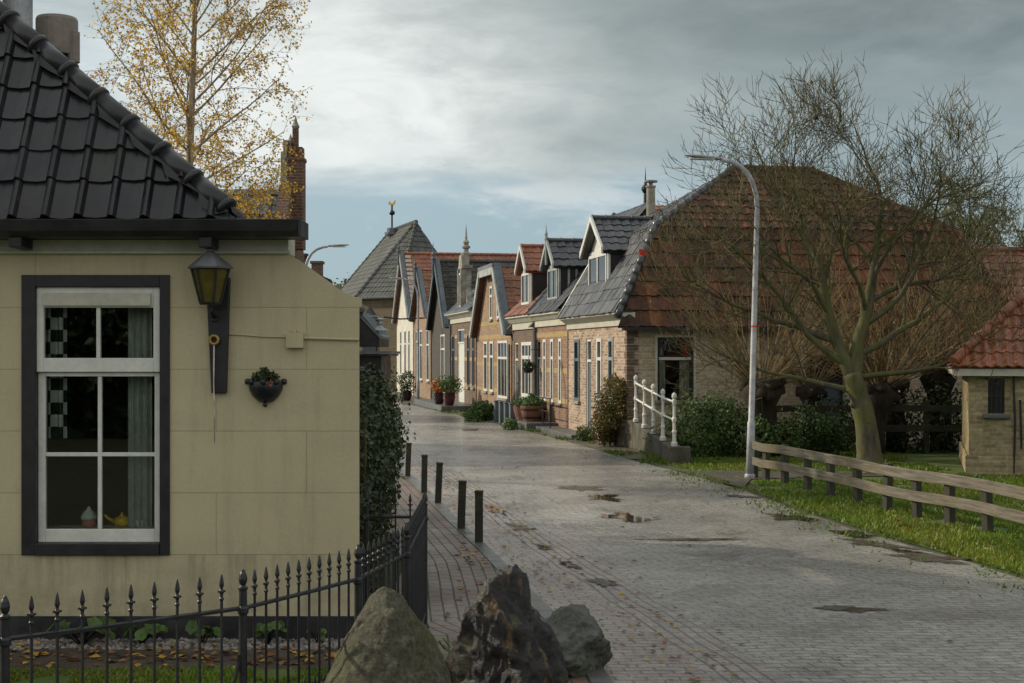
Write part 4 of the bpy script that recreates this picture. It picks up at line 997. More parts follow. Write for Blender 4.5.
rr = tiles([(-.24, -.2, 2.60), (DA + .25, -.2, 2.60), (8.1, .9, kz), (.9, .9, kz)], .235, .36, .036, .035, 'S', 6, .42, .03, (.35, .5, .65), seed=13); rr.join(tiles([(.9, .88, kz - .02), (8.1, .88, kz - .02), (5.5, 3.15, 6.46), (3.5, 3.15, 6.46)], .235, .30, .036, .03, 'S', 6, .3, .02, (.4, .5, .6), seed=14)); rr.join(tiles([(DA + .2, -.2, 2.6), (DA + .2, yA, 2.6), (8.1, yA, kz), (8.1, .9, kz)], .3, .36, .02, .02, 'S', 4, .3, .02, seed=15)); rr.join(tiles([(8.1, .9, kz), (8.1, yA, kz), (5.5, 3.15, 6.46)], .3, .36, .02, .02, 'S', 4, .3, .02, seed=16)); rr.join(tiles([(8.1, yA, kz), (.9, yA, kz), (3.5, 3.15, 6.46), (5.5, 3.15, 6.46)], .3, .36, .02, .02, 'S', 4, .3, .02, seed=17))
rr.build('side_roof', 'tile_red_old', A_, fix=False)
rr = ridge_caps([(-.26, -.18, 2.80), (.9, .9, kz + .0)], .085, .3, 10, False); rr.join(ridge_caps([(.9, .9, kz + .0), (3.5, 3.15, 6.47)], .09, .34, 10, False)); rr.build('hip_ridge', 'tile_grey', A_, smooth=True)
rr = ridge_caps([(3.5, 3.15, 6.49), (5.5, 3.15, 6.49)], .09, .34, 10); rr.join(ridge_caps([(5.5, 3.15, 6.49), (8.1, .9, kz)], .09, .34, 10)); rr.join(ridge_caps([(8.1, .9, kz), (DA + .2, -.2, 2.62)], .09, .34, 10)); rr.build('top_ridge', 'tile_red_old', A_, smooth=True)
rr = MB(); rr.prism([(-.27, yA - .01, 2.95), (.9, yA - .01, kz + .06), (.9, yA - .01, kz - .02), (-.2, yA - .01, 2.87)], (0, .1, 0)); rr.build('verge_board', 'white', A_)
dormer(A_, 3.3, 1.9, .2, 3.44, 4.46, 5.22, 2.1, 'tile_grey', 'black', 'white', seed=20)
q = MB(); q.lathe([(.11, 4.6), (.11, 6.20), (.13, 6.20), (.13, 6.24), (.05, 6.25), (.05, 6.32), (.17, 6.33), (.17, 6.37), (.05, 6.39)], 16, (2.0, 5.0, 0)); q.build('flue_pipe', 'stone', A_)
q = MB(); q.prism([(.38, .36, 4.17), (.56, .40, 4.14), (.58, .38, 4.22), (.47, .35, 4.24), (.44, .34, 4.3), (.36, .34, 4.27)], (0, .02, 0)); q.build('red_rag', 'red', A_)

# ---- house B
uB = 5.66; wB = 3.86
B_ = house('terraced_house', 'terraced house with grey tiled roof, striped black dormer and white cornice', uB)
oB = ops_of([(543.3, 546.3, .72, 2.4), (550.6, 553.8, .72, 2.4), (558.8, 561.8, .72, 2.4), (536.6, 540.5, .12, 2.4)], uB)
w = MB(); wall_open(w, front, 0, wB, 0, 2.75, .28, oB); w.box(.28, 8, .0, .28, 0, 2.75); w.box(.28, 8, wB - .28, wB, 0, 2.75); w.box(7.7, 8, .28, wB - .28, 0, 2.75); w.build('wall', 'brick_red', B_)
bands(B_, 'brick_yellow', (.72, 1.5, 2.45), 0, wB, oB); cornice(B_, 0.02, wB - .02, 2.75, 3.10, .24, 'cream', 'lead')
for o_ in oB[:3]: window(B_, front, *o_, 'white', mull=0, trans=.3, sill='stone')
door(B_, front, *oB[3], 'bluegrey', 'bluegrey')
r1 = tiles([(-.25, 0.02, 3.12), (-.25, wB - .02, 3.12), (2.26, wB - .02, 5.9), (2.26, 1.9, 5.96), (2.2, 0.02, 5.85)][:2] + [(2.26, wB - .02, 5.92), (2.26, .02, 5.92)], .24, .31, .03, .02, 'S', 4, .14, 0, seed=31); r1.build('front_roof', 'tile_grey', B_, fix=False)
r1 = tiles([(2.3, -.15, 5.1), (8, -.15, 5.1), (8, 1.9, 6.0), (2.5, 1.9, 6.0)], .24, .31, .03, .02, 'S', 4, .2, 0, seed=32); r1.join(tiles([(8, wB, 5.1), (2.3, wB, 5.1), (2.5, 1.9, 6.0), (8, 1.9, 6.0)], .24, .31, .03, .02, 'S', 4, .2, 0, seed=33)); r1.build('top_roof', 'tile_red', B_, fix=False)
q = MB(); q.box(2.3, 7.9, .05, wB - .05, 2.75, 5.05); q.build('attic_wall', 'brick_red', B_)
q = ridge_caps([(2.0, .3, 5.45), (2.6, 1.9, 6.02)], .09, .3, 8); q.join(ridge_caps([(-.2, wB - .08, 3.2), (2.26, wB - .08, 5.95)], .09, .3, 8)); q.build('hip_ridge', 'tile_grey', B_)
q = MB(); q.lathe([(.06, 5.9), (.05, 6.05), (.045, 6.35), (.07, 6.37), (.11, 6.45), (.11, 6.5), (.05, 6.58), (.02, 6.7), (.0, 7.1)], 10, (2.6, 1.9, 0)); q.build('finial', 'black', B_)
dormer(B_, 7.6 - uB, 1.35, .05, 3.44, 4.38, 5.02, 1.9, 'tile_grey', 'black', 'greywhite', stripes=5, finial=True, seed=34)
q = MB(); q.lathe([(.10, 2.8), (.12, 2.75), (.10, 2.7)], 8, (-.3, 3.4, 0)); 
hb = thing('hanging_basket', 'round hanging basket of dark leaves on the terraced house front', 'planter', FO + Vector((-.187 * 9.2, .982 * 9.2, 0)) + Vector((-.3, -.05, 1.62)))
leaf_mass([((0, 0, 0), (.2, .2, .2))], 500, .07, random.Random(8)).build('plant', 'leaf_dark', hb, fix=False); q = MB(); q.lathe([(.0, -.16), (.1, -.14), (.16, -.05), (.17, .0)], 12); q.tube([(0, 0, .1), (.05, 0, .5), (.3, .05, .5)], .012, 5); q.build('basket', 'iron', hb)

# ---- house C
uC = 9.56; wC = 3.6
C__ = house('terraced_house', 'narrow terraced house with red tiled roof, red roofed dormer and wide white window', uC)
oC = ops_of([(514.6, 518, .12, 2.35), (521.8, 532, .75, 2.35)], uC)
w = MB(); wall_open(w, front, 0, wC, 0, 2.72, .28, oC); w.box(.28, 8, .0, .28, 0, 2.72); w.box(.28, 8, wC - .28, wC, 0, 2.72); w.box(7.7, 8, .28, wC - .28, 0, 2.72); w.build('wall', 'brick_brown', C__)
cornice(C__, .02, wC - .02, 2.72, 3.12, .24, 'cream', 'greywhite'); door(C__, front, *oC[0], 'bluegrey', 'white'); window(C__, front, *oC[1], 'white', mull=2, trans=.28, fw=.1)
r1 = tiles([(-.25, .02, 3.14), (-.25, wC - .02, 3.14), (2.4, wC - .02, 5.6), (2.4, .02, 5.6)], .24, .31, .03, .02, 'S', 4, .2, 0, seed=41); r1.join(tiles([(5.1, wC, 3.14), (5.1, 0, 3.14), (2.4, 0, 5.6), (2.4, wC, 5.6)], .3, .4, .03, .02, 'S', 4, .2, 0, seed=42)); r1.build('roof', 'tile_red', C__, fix=False)
q = MB(); q.prism([(-.2, .03, 2.75), (2.4, .03, 5.5), (5.0, .03, 2.75)], (0, .2, 0)); q.prism([(-.2, wC - .23, 2.75), (2.4, wC - .23, 5.5), (5.0, wC - .23, 2.75)], (0, .2, 0)); q.build('gable_wall', 'brick_brown', C__)
dormer(C__, 11.3 - uC, 1.3, .05, 3.44, 4.46, 5.14, 2.0, 'tile_red', 'black', 'white', seed=43)

# ---- gable-front house builder
def gable_house(name, label, u, w, zb, zt, half_top, wallmat, roofmat, bargemat, depth, wins, gwins=(), flat_top=None, finial=None, wallz=2.6, seed=50, yc=None, doors=(), bandz=None, bargew=.28, top2='lead'):
    h = house(name, label, u); yc = w / 2 if yc is None else yc; hw = w / 2 + .15
    ow = ops_of(wins, u); od = ops_of(doors, u); og = ops_of(gwins, u)
    m = MB(); wall_open(m, front, 0, w, 0, zb, .28, ow + od)
    # gable above the eaves: stacked slices so the openings stay open
    n = 14
    for k in range(n):
        z0 = zb + (zt - zb) * k / n; z1 = zb + (zt - zb) * (k + 1) / n; f_ = k / n
        a = yc - (w / 2 - (w / 2 - half_top) * f_); b = yc + (w / 2 - (w / 2 - half_top) * f_)
        wall_open(m, front, a, b, z0, z1, .28, [o for o in og if o[2] < z1 - .01 and o[3] > z0 + .01])
    m.box(.28, depth, 0, .28, 0, zb - .02); m.box(.28, depth, w - .28, w, 0, zb - .02)
    m.prism([(depth - .3, .3, 0), (depth - .3, w - .3, 0), (depth - .3, w - .3, zb), (depth - .3, yc + half_top * .9, zt - .1), (depth - .3, yc - half_top * .9, zt - .1), (depth - .3, .3, zb)], (.28, 0, 0)); m.build('wall', wallmat, h)
    ov = .28; sl = (zt - zb) / (w / 2 - half_top) if w / 2 > half_top else 1; ez = zb - .12 * sl
    Ht = half_top
    a0, a1 = (-ov + .08, yc - w / 2 - .12, ez), (depth, yc - w / 2 - .12, ez); t0, t1 = (-ov + .08, yc - Ht, zt + .06), (depth, yc - Ht, zt + .06)
    r = tiles([a0, a1, t1, t0], .25, .33, .03, .022, 'S', 4, .2, 0, seed=seed)
    b0, b1 = (-ov + .08, yc + w / 2 + .12, ez), (depth, yc + w / 2 + .12, ez); s0, s1 = (-ov + .08, yc + Ht, zt + .06), (depth, yc + Ht, zt + .06)
    r.join(tiles([b1, b0, s0, s1], .25, .33, .03, .022, 'S', 4, .2, 0, seed=seed + 1))
    if Ht < .2: r.join(ridge_caps([(-ov + .1, yc, zt + .1), (depth, yc, zt + .1)], .09, .34, 8))
    r.build('roof', roofmat, h, fix=False)
    if Ht >= .2:
        q = MB(); q.box(-ov, depth, yc - Ht - .06, yc + Ht + .06, zt + .065, zt + .19); q.build('flat_roof', 'lead', h); 
    bb = MB(); tx = .06
    for sg in (-1, 1):
        p = [(-ov, yc + sg * (w / 2 + .14), ez - .05), (-ov, yc + sg * Ht, zt + .12), (-ov, yc + sg * max(0.0, Ht - bargew * .9), zt + .12 - (bargew * .2 if Ht > .2 else bargew)), (-ov, yc + sg * (w / 2 + .14 - bargew), ez - .05)]
        bb.prism(p, (tx, 0, 0))
    if Ht > .2: bb.mbox(front, yc - Ht + .2, yc + Ht - .2, -ov + .003, -ov + tx, zt - .16, zt + .12)
    bb.build('bargeboard', bargemat[0], h)
    if len(bargemat) > 1:    # soffit and rain board facing the eaves
        for sg in (-1, 1): q = MB(); q.prism([(-ov + .062, yc + sg * (w / 2 + .15), ez - .02), (-ov + .062, yc + sg * (Ht + .01), zt + .20), (-.05 if Ht < .2 else .0, yc + sg * (Ht + .01), zt + .20), (-.05 if Ht < .2 else .0, yc + sg * (w / 2 + .15), ez - .02)], (0, sg * .05, 0)); q.build('verge_board', bargemat[1], h)
    for o_ in ow: window(h, front, *o_, 'white', mull=0 if o_[1] - o_[0] < 1.1 else 2, trans=.3)
    for o_ in og: window(h, front, *o_, 'white', mull=0, trans=.3)
    for o_ in od: door(h, front, *o_, 'bluegrey', 'white')
    if bandz: bands(h, bandz[0], bandz[1], 0, w, ow + od)
    if finial:
        q = MB(); q.lathe([(.07, zt - .5), (.07, zt + .15), (.10, zt + .2), (.06, zt + .3), (.08, zt + .4), (.03, zt + .5), (.0, zt + finial)], 8, (-ov - .03, yc, 0)); q.build('finial', 'bluegrey', h)
    return h
D_ = gable_house('gabled_house', 'clipped-gable house of tan brick with broad pale bargeboards and red tiles', 13.3, 6.5, 2.75, 4.72, 1.35, 'brick_orange', 'tile_red', ('greywhite', 'bluegrey'), 9, [(484, 487.5, .75, 2.42), (490, 493.5, .75, 2.42), (498, 507.6, .6, 2.42)], [(490, 492.6, 3.15, 4.25), (497, 499.8, 3.15, 4.25)], seed=60, bandz=('brick_yellow', (.75, 1.6, 2.5, 2.95)))
# ---- house E: stone dormer
uE = 20.0; wE = 6.0
E_ = house('mansard_house', 'slate-roofed house with a tall pinnacled stone dormer above a pale cornice', uE)
oE = ops_of([(457.5, 464.3, .1, 2.95), (467.3, 469.6, .8, 2.75), (472.4, 474.6, .8, 2.75), (452.2, 454.6, .8, 2.75)], uE)
w = MB(); wall_open(w, front, 0, wE, 0, 3.18, .28, oE); w.box(.28, 7, 0, .28, 0, 3.18); w.box(.28, 7, wE - .28, wE, 0, 3.18); w.box(6.8, 7, .28, wE - .28, 0, 3.18); w.build('wall', 'brick_brown', E_)
bands(E_, 'brick_yellow', (.8, 1.75, 2.6), 0, wE, oE); cornice(E_, .02, wE - .02, 3.18, 3.55, .28, 'cream', 'lead')
door(E_, front, *oE[0], 'white', 'white')
for o_ in oE[1:]: window(E_, front, *o_, 'bluegrey', mull=0, trans=.3)
r1 = tiles([(-.25, .02, 3.58), (-.25, wE - .02, 3.58), (.75, wE - .02, 4.5), (.75, .02, 4.5)], .24, .28, .008, .012, 'flat', jit=.12, odd=0, seed=71); r1.build('slate_roof', 'tile_slate', E_, fix=False)
r1 = tiles([(.75, .02, 4.5), (.75, wE - .02, 4.5), (2.6, wE - .02, 5.5), (2.6, .02, 5.5)], .25, .33, .03, .02, 'S', 4, .2, 0, seed=72); r1.join(tiles([(6.9, wE, 3.3), (6.9, 0, 3.3), (2.6, 0, 5.5), (2.6, wE, 5.5)], .3, .4, .03, .02, 'S', 4, seed=73)); r1.build('top_roof', 'tile_mossy', E_, fix=False)
q = MB(); q.prism([(0, .03, 3.2), (.75, .03, 4.45), (2.6, .03, 5.42), (6.8, .03, 3.2)], (0, .22, 0)); q.prism([(0, wE - .25, 3.2), (.75, wE - .25, 4.45), (2.6, wE - .25, 5.42), (6.8, wE - .25, 3.2)], (0, .22, 0)); q.build('gable_wall', 'brick_brown', E_)
yd = 23.4 - uE; q = MB(); q.box(-.02, .32, yd - .40, yd + .40, 3.56, 5.2); q.box(-.06, .36, yd - .45, yd + .45, 5.2, 5.32); q.prism([(-.05, yd - .40, 5.32), (-.05, yd + .40, 5.32), (-.05, yd + .22, 5.72), (-.05, yd - .22, 5.72)], (.3, 0, 0)); q.box(-.10, -.021, yd - .40, yd - .28, 3.6, 5.2); q.box(-.10, -.021, yd + .28, yd + .40, 3.6, 5.2)
for sg in (-1, 1): q.prism([(.1, yd + sg * .40, 3.6), (.1, yd + sg * 1.25, 3.6), (.1, yd + sg * 1.05, 3.75), (.1, yd + sg * .6, 4.05), (.1, yd + sg * .40, 4.5)], (.2, 0, 0))
dE = q.build('stone_dormer', 'stone', E_, bevel=.01)
q = MB(); q.lathe([(.2, 5.72), (.2, 5.8), (.10, 5.84), (.09, 5.95), (.16, 6.0), (.16, 6.06), (.08, 6.1), (.12, 6.22), (.05, 6.32), (.03, 6.6), (.0, 6.95)], 10, (.18, yd, 0)); q.build('pinnacle', 'stone', dE)
f = MB(); f.mbox(front, yd - .27, yd - .21, -.06, -.022, 3.75, 5.05); f.mbox(front, yd + .21, yd + .27, -.06, -.022, 3.75, 5.05); f.mbox(front, yd - .21, yd + .21, -.06, -.022, 4.98, 5.05); f.mbox(front, yd - .21, yd + .21, -.06, -.022, 3.75, 3.82); f.build('window_frame', 'white', dE)
f = MB(); f.mbox(front, yd - .22, yd + .22, -.04, -.03, 3.8, 5.0); f.build('pane', 'farglass', dE)
gable_house('gabled_house', 'dark gabled house with blue-grey bargeboards and mossy black roof tiles', 26.4, 5.4, 3.2, 5.75, .02, 'brick_dark', 'tile_mossy', ('bluegrey', 'bluegrey'), 8, [(441, 445.2, .8, 2.8)], [], finial=.95, seed=80, bandz=None)
gable_house('gabled_house', 'orange brick gabled house with red tiles and spiked finial', 32.3, 6.0, 3.7, 5.75, .02, 'brick_orange', 'tile_red', ('bluegrey', 'bluegrey'), 8, [(426.6, 429.4, .8, 3.1), (420, 422.5, .8, 3.1)], [], finial=.85, seed=84, doors=[(415.4, 417.8, .1, 3.1)])
gable_house('gabled_house', 'white limewashed gabled house farthest along the street, tall red roof', 38.8, 7.2, 3.8, 7.0, .02, 'limewash', 'tile_red', ('greywhite', 'bluegrey'), 6.2, [(404.5, 406.2, .9, 3.2), (408.4, 410.0, .9, 3.2), (400.2, 401.6, .9, 3.2)], [], finial=.8, seed=88)

for h_, y_, z_ in ((B_, 3.82, 2.75), (C__, .06, 2.7), (E_, 5.9, 3.15), (D_, .08, 2.3)):
    q = MB(); q.tube([(-.06, y_, 0), (-.06, y_, z_)], .035, 8); q.build('downpipe', 'lead', h_)
# ---- church
chp = thing('church', 'old brick church with mossy grey polygonal roof and gilt weathercock', 'church', (0, 0, 0))
Yc = 86.0
ap_ = at(416, 222, 88); R1 = at(391, 231, 94.5); R1.z = ap_.z; ez_ = 5.35
c1, c2, c3 = at(356, 297, 84), at(397, 297, 82), at(468, 297, 87)
run = (R1 - ap_) * 1.12; c0, c4 = c1 + run, c3 + run
for p in (c1, c2, c3, c0, c4): p.z = ez_
cm1 = c0; rid = R1
def ch_face(P, seed): return tiles(P, .3, .42, .035, .03, 'S', 4, .25, .03, (1.4, 1.3, 1.0), seed=seed)
rr = ch_face([c1, c2, ap_], 90); rr.join(ch_face([c2, c3, ap_], 92))
rr.join(ch_face([c0, c1, ap_, rid], 93)); rr.join(ch_face([c4, c0, rid], 95)); rr.join(ch_face([c3, c4, rid, ap_], 94)); rr.build('roof', 'tile_church', chp, fix=False)
rr = ridge_caps([c1, ap_], .13, .4, 8); rr.join(ridge_caps([c2, ap_], .13, .4, 8)); rr.join(ridge_caps([c0, rid], .13, .4, 8)); rr.join(ridge_caps([ap_, rid], .13, .4, 8)); rr.build('hip_ridge', 'tile_church', chp)
w = MB(); ins = .35
poly = [c1, c2, c3, c4, c0]; cen = sum(poly, Vector()) / 5; pw = [cen + (p - cen) * .94 for p in poly]; w.prism([(p.x, p.y, 0) for p in pw], (0, 0, ez_ - .02)); w.build('wall', 'brick_church', chp)
g_ = MB(); 
for a, b in ((c0, c1), (c1, c2), (c2, c3)): g_.tube([a + Vector((0, 0, -.05)), b + Vector((0, 0, -.05))], .09, 6)
g_.build('gutter', 'lead', chp)
for a, b in ((pw[0], pw[1]), (pw[4], pw[0])):
    m_ = a.lerp(b, .3 if a is pw[0] else .5); n_ = (b - a).normalized().cross(Vector((0, 0, 1))); f = MB(); d_ = (b - a).normalized(); f.prism([(m_ - d_ * .55 + n_ * .02) * 1 + Vector((0, 0, 1.2 - ez_ + 0)), m_ + d_ * .55 + n_ * .02 + Vector((0, 0, 1.2 - ez_)), m_ + d_ * .55 + n_ * .02 + Vector((0, 0, -1.2)), m_ + n_ * .02 + Vector((0, 0, -.6)), m_ - d_ * .55 + n_ * .02 + Vector((0, 0, -1.2))], n_ * .05); f.build('window', 'farglass', chp)
wv = at(392, 229, 92); q = MB(); q.lathe([(.34, -1.0), (.34, -.1), (.5, -.08), (.5, .08), (.34, .1), (.34, .35), (.0, .42)], 8, wv + Vector((0, 0, -.3))); q.build('turret', 'lead', chp)
q = MB(); q.tube([wv, wv + Vector((0, 0, 1.55))], .06, 6); q.lathe([(.0, -.2), (.17, -.1), (.2, 0), (.17, .1), (.0, .2)], 10, wv + Vector((0, 0, 1.05))); q.build('spire_rod', 'black', chp)
q = MB(); s_ = .34; o_ = wv + Vector((0, 0, 1.5)); q.prism([o_ + Vector((x * s_, 0, z * s_)) for x, z in ((-.1, 0), (-.45, .25), (-.75, .35), (-.6, .75), (-.3, 1.0), (-.35, .6), (.0, .5), (.3, .65), (.4, 1.0), (.6, 1.05), (.75, .85), (.6, .6), (.45, .25), (.15, 0))], (0, .06, 0)); q.build('weathercock', 'gold', chp)

# ---- brick house behind the near cottage (left of the street)
bh = thing('brick_house', 'dark tiled house behind the cottage with a slim brick pinnacle on its gable', 'house', (-8, 30, 0))
w = MB(); w.box(-4, 3.4, -2.6, 2.6, 0, 2.9); w.prism([(3.14, -2.6, 2.9), (3.14, 2.6, 2.9), (3.14, .25, 5.55), (3.14, -.25, 5.55)], (.26, 0, 0)); w.prism([(-4, -2.6, 2.9), (-4, 2.6, 2.9), (-4, 0, 5.3)], (.26, 0, 0)); w.build('wall', 'brick_tower', bh)
r1 = tiles([(-4.1, -2.75, 2.8), (3.14, -2.75, 2.8), (3.14, 0, 5.45), (-4.1, 0, 5.45)], .25, .33, .035, .025, 'S', 4, .3, .1, (2.5, 2.5, 2.4), seed=101); r1.join(tiles([(3.14, 2.75, 2.8), (-4.1, 2.75, 2.8), (-4.1, 0, 5.45), (3.14, 0, 5.45)], .4, .5, .035, .025, 'S', 4, seed=102)); r1.build('roof', 'tile_grey', bh, fix=False)
q = MB(); q.box(3.28, 3.62, -.2, .2, 4.2, 6.05); q.box(3.26, 3.64, -.22, .22, 6.05, 6.13); q.box(3.29, 3.37, -.16, .16, 6.13, 6.45); q.box(3.50, 3.60, -.16, .16, 6.13, 6.35); q.box(3.38, 3.49, -.1, .1, 6.13, 6.75); pin = q.build('pinnacle', 'brick_tower', bh, bevel=.01)
q = MB(); q.box(3.15, 3.279, -.19, .19, 4.6, 6.25); q.box(3.19, 3.279, -.12, .12, 6.25, 6.5); q.lathe([(.07, 6.75), (.09, 6.8), (.04, 6.9), (.0, 7.05)], 6, (3.435, 0, 0)); q.lathe([(.05, 6.45), (.06, 6.5), (.0, 6.65)], 6, (3.33, 0, 0)); q.build('stone_trim', 'stone', pin)
for yy in (-2.45, 2.25):
    pass
fh = thing('cottage_with_chimney', 'low house beyond the side wall showing only its brick chimney and flue', 'house', (-7.2, 45, 0))
w = MB(); w.box(-3.2, 1.4, -2.2, 2.2, 0, 2.5); w.build('wall', 'brick_red', fh)
r1 = tiles([(-3.3, -2.3, 2.4), (1.5, -2.3, 2.4), (1.5, 0, 4.3), (-3.3, 0, 4.3)], .3, .4, .03, .02, 'S', 4, seed=111); r1.join(tiles([(1.5, 2.3, 2.4), (-3.3, 2.3, 2.4), (-3.3, 0, 4.3), (1.5, 0, 4.3)], .3, .4, .03, .02, 'S', 4, seed=112)); r1.build('roof', 'tile_red_old', fh, fix=False)
q = MB(); q.prism([(1.15, -2.2, 2.5), (1.15, 2.2, 2.5), (1.15, 0, 4.2)], (.25, 0, 0)); q.build('gable_wall', 'brick_red', fh)
q = MB(); q.box(.88, 1.2, -.2, .2, 3.9, 4.85); q.box(.84, 1.24, -.24, .24, 4.85, 4.93); q.build('chimney', 'brick_tower', fh)
q = MB(); q.lathe([(.06, 3.9), (.06, 5.1), (.10, 5.1), (.10, 5.16), (.0, 5.2)], 10, (.72 - .1 + .05, 0, 0)); q.build('flue_pipe', 'black', fh)

# ---- small brick shed on the right
sh = thing('brick_shed', 'low yellow-brown brick shed with bright red tiled hip roof on the lawn', 'shed', (7.55, 23.5, 0), R(-16))
oH = [(.30, .56, 1.02, 1.60)]
w = MB(); wall_open(w, side, 0, 5.0, .0, 1.66, .25, oH); w.box(0, .25, .25, 4, 0, 1.66); w.box(0, 5, 3.75, 4, 0, 1.66) if False else w.box(.25, 5, 3.75, 4, 0, 1.66); w.box(4.75, 5, .25, 3.75, 0, 1.66); w.build('wall', 'brick_shed', sh)
w = MB(); w.box(-.05, 5.05, -.05, -.002, 0, .32); w.box(-.05, -.002, -.002, 4, 0, .32); w.build('plinth', 'brick_shed', sh, bevel=.02)
q = MB(); q.box(-.25, 5.2, -.22, -.18, 1.64, 1.80); q.box(-.25, -.21, -.18, 4.2, 1.64, 1.80); q.box(-.21, 5.2, -.18, .0, 1.64, 1.67); q.build('fascia', 'cream', sh, bevel=.005)
r1 = tiles([(-.26, -.26, 1.80), (5.2, -.26, 1.80), (3.4, 2.0, 3.95), (1.95, 2.0, 3.95)], .165, .30, .035, .022, 'S', 6, .16, 0, seed=121); r1.join(tiles([(-.26, 4.2, 1.8), (-.26, -.26, 1.8), (1.95, 2.0, 3.95)], .165, .30, .035, .022, 'S', 5, .16, 0, seed=122)); r1.join(tiles([(5.2, -.26, 1.8), (5.2, 4.2, 1.8), (3.4, 2.0, 3.95)], .3, .4, .03, .02, 'S', 4, seed=123)); r1.join(tiles([(5.2, 4.2, 1.8), (-.26, 4.2, 1.8), (1.95, 2.0, 3.95), (3.4, 2.0, 3.95)], .3, .4, .03, .02, 'S', 4, seed=124)); r1.build('roof', 'tile_red', sh, fix=False)
ridge_caps([(-.24, -.24, 1.88), (1.95, 2.0, 4.02)], .085, .33, 12).build('hip_ridge', 'tile_red', sh, smooth=True)
f = MB(); f.mbox(side, .30, .56, .10, .14, 1.02, 1.60)
wn = f.build('window', 'farglass', sh); f = MB()
for k in range(3): f.mbox(side, .345 + k * .075, .36 + k * .075, .06, .075, 1.02, 1.60)
f.mbox(side, .30, .56, .055, .08, 1.30, 1.32); f.build('bars', 'iron', wn)
f = MB(); f.prism([(.22, -.12, .95), (.64, -.12, .95), (.60, 0, 1.02), (.26, 0, 1.02)], (0, .02, -.05)) if False else f.box(.22, .64, -.09, .09, .94, 1.015); f.build('sill', 'bluestone', wn, bevel=.02)
f = MB(); n = 8
for k in range(n): a0_, a1_ = math.pi * k / n, math.pi * (k + 1) / n; f.prism([(.43 - .13 * math.cos(a0_), -.006, 1.60 + .05 * math.sin(a0_)), (.43 - .13 * math.cos(a1_), -.006, 1.60 + .05 * math.sin(a1_)), (.43 - .19 * math.cos(a1_), -.006, 1.60 + .13 * math.sin(a1_)), (.43 - .19 * math.cos(a0_), -.006, 1.60 + .13 * math.sin(a0_))], (0, .03, 0))
f.build('arch', 'brick_tower', wn)
f = MB(); f.tube([(.70, -.04, 1.66), (.70, -.04, 1.4), (.72, -.04, .9), (.70, -.04, .05)], .018, 8); f.build('downpipe', 'iron', sh)
f = MB(); f.tube([(.80, -.02, 1.25), (.82, -.02, .45)], .016, 6); f.build('wall_anchor', 'iron', sh)

# ---- long barn far right
bn = thing('barn', 'long low barn with brown-red tiled roof behind the trees at right', 'barn', (15, 42, 0))
w = MB(); w.box(-3.6, 14, 0, 6, 0, 2.2); w.build('wall', 'brick_brown', bn)
r1 = tiles([(-3.9, -.3, 2.1), (14, -.3, 2.1), (14, 3, 5.25), (-3.9, 3, 5.25)], .27, .36, .035, .025, 'S', 4, .25, .03, seed=131); r1.join(tiles([(14, 6.3, 2.1), (-3.9, 6.3, 2.1), (-3.9, 3, 5.25), (14, 3, 5.25)], .5, .6, .03, .02, 'S', 3, seed=132)); r1.join(ridge_caps([(-3.9, 3, 5.3), (14, 3, 5.3)], .1, .4, 8)); r1.build('roof', 'tile_barn', bn, fix=False)
w = MB(); w.prism([(-3.6, 0, 2.2), (-3.6, 6, 2.2), (-3.6, 3, 5.1)], (.25, 0, 0)); w.build('gable_wall', 'brick_brown', bn)
for k in range(4):
    window(bn, lambda s, d, z: (s, d - .12, z), -2 + k * 3.2, -1 + k * 3.2, 1.0, 1.8, 'white', mull=1, trans=0, sill=None)

stuff(leaf_mass([((-14 + k * 1.6, -14, 2.4), (1.4, .9, 2.6)) for k in range(8)], 14000, .26, random.Random(19)).join(MB().box(-15.2, -1.6, -14.4, -13.7, 0, 4.4)).build('hedge', 'leaf_dark', fix=False), 'tall dark hedge mirrored in the cottage sash window', 'hedge')
# ================================================================== STREET FURNITURE
def street_lamp(label, base, lean=0, heading=math.pi, first=None):
    if first: o = copy_thing(first, base, heading, label); return o
    o = thing('street_lamp', label, 'street lamp', base, heading, 'grey street lamps along the street')
    b = MB(); pts = [(0, 0, 0), (.0, 0, .9), (.0, 0, .92), (0, 0, 4.35)]; rad = [.066, .063, .050, .042]
    cr = [(.02, 4.55), (.08, 4.75), (.18, 4.92), (.32, 5.03), (.48, 5.09), (.62, 5.11)]
    pts += [(x, 0, z) for x, z in cr]; rad += [.041, .040, .039, .037, .035, .033]
    b.tube(pts, rad, 14); b.lathe([(.085, -.02), (.085, .05), (.076, .07)], 14); b.build('pole', 'lamppole', o, smooth=True)
    b = MB(); prof = [(.58, .03, 5.115, .02), (.66, .055, 5.125, .035), (.8, .075, 5.13, .042), (.95, .085, 5.14, .04), (1.08, .075, 5.15, .03), (1.20, .045, 5.158, .015)]
    vs = []; 
    for x, hw, z, hh in prof:
        for k in range(10):
            a = 2 * math.pi * k / 10; vs.append((x, hw * math.cos(a), z + hh * math.sin(a) * (1 if math.sin(a) > 0 else .7)))
    b.add(vs, [(i * 10 + k, i * 10 + (k + 1) % 10, (i + 1) * 10 + (k + 1) % 10, (i + 1) * 10 + k) for i in range(5) for k in range(10)] + [tuple(range(10)), tuple(range(50, 60))]); hd = b.build('lamp_head', 'lamphead', o, smooth=True)
    b = MB(); b.box(.72, 1.12, -.06, .06, 5.095, 5.118); b.build('lens', 'white', hd, bevel=.015)
    b = MB(); b.lathe([(.047, 2.43), (.0485, 2.43), (.0485, 2.46), (.047, 2.46)], 14); b.build('sticker', 'red', o)
    return o
lp = street_lamp('nearest grey street lamp, its pole by the end of the wooden fence', (3.83, 22.9, 0), heading=R(184)); lp.rotation_euler = (0, R(1.4), R(184)); lp.rotation_euler = (0, R(-1.6), R(184))
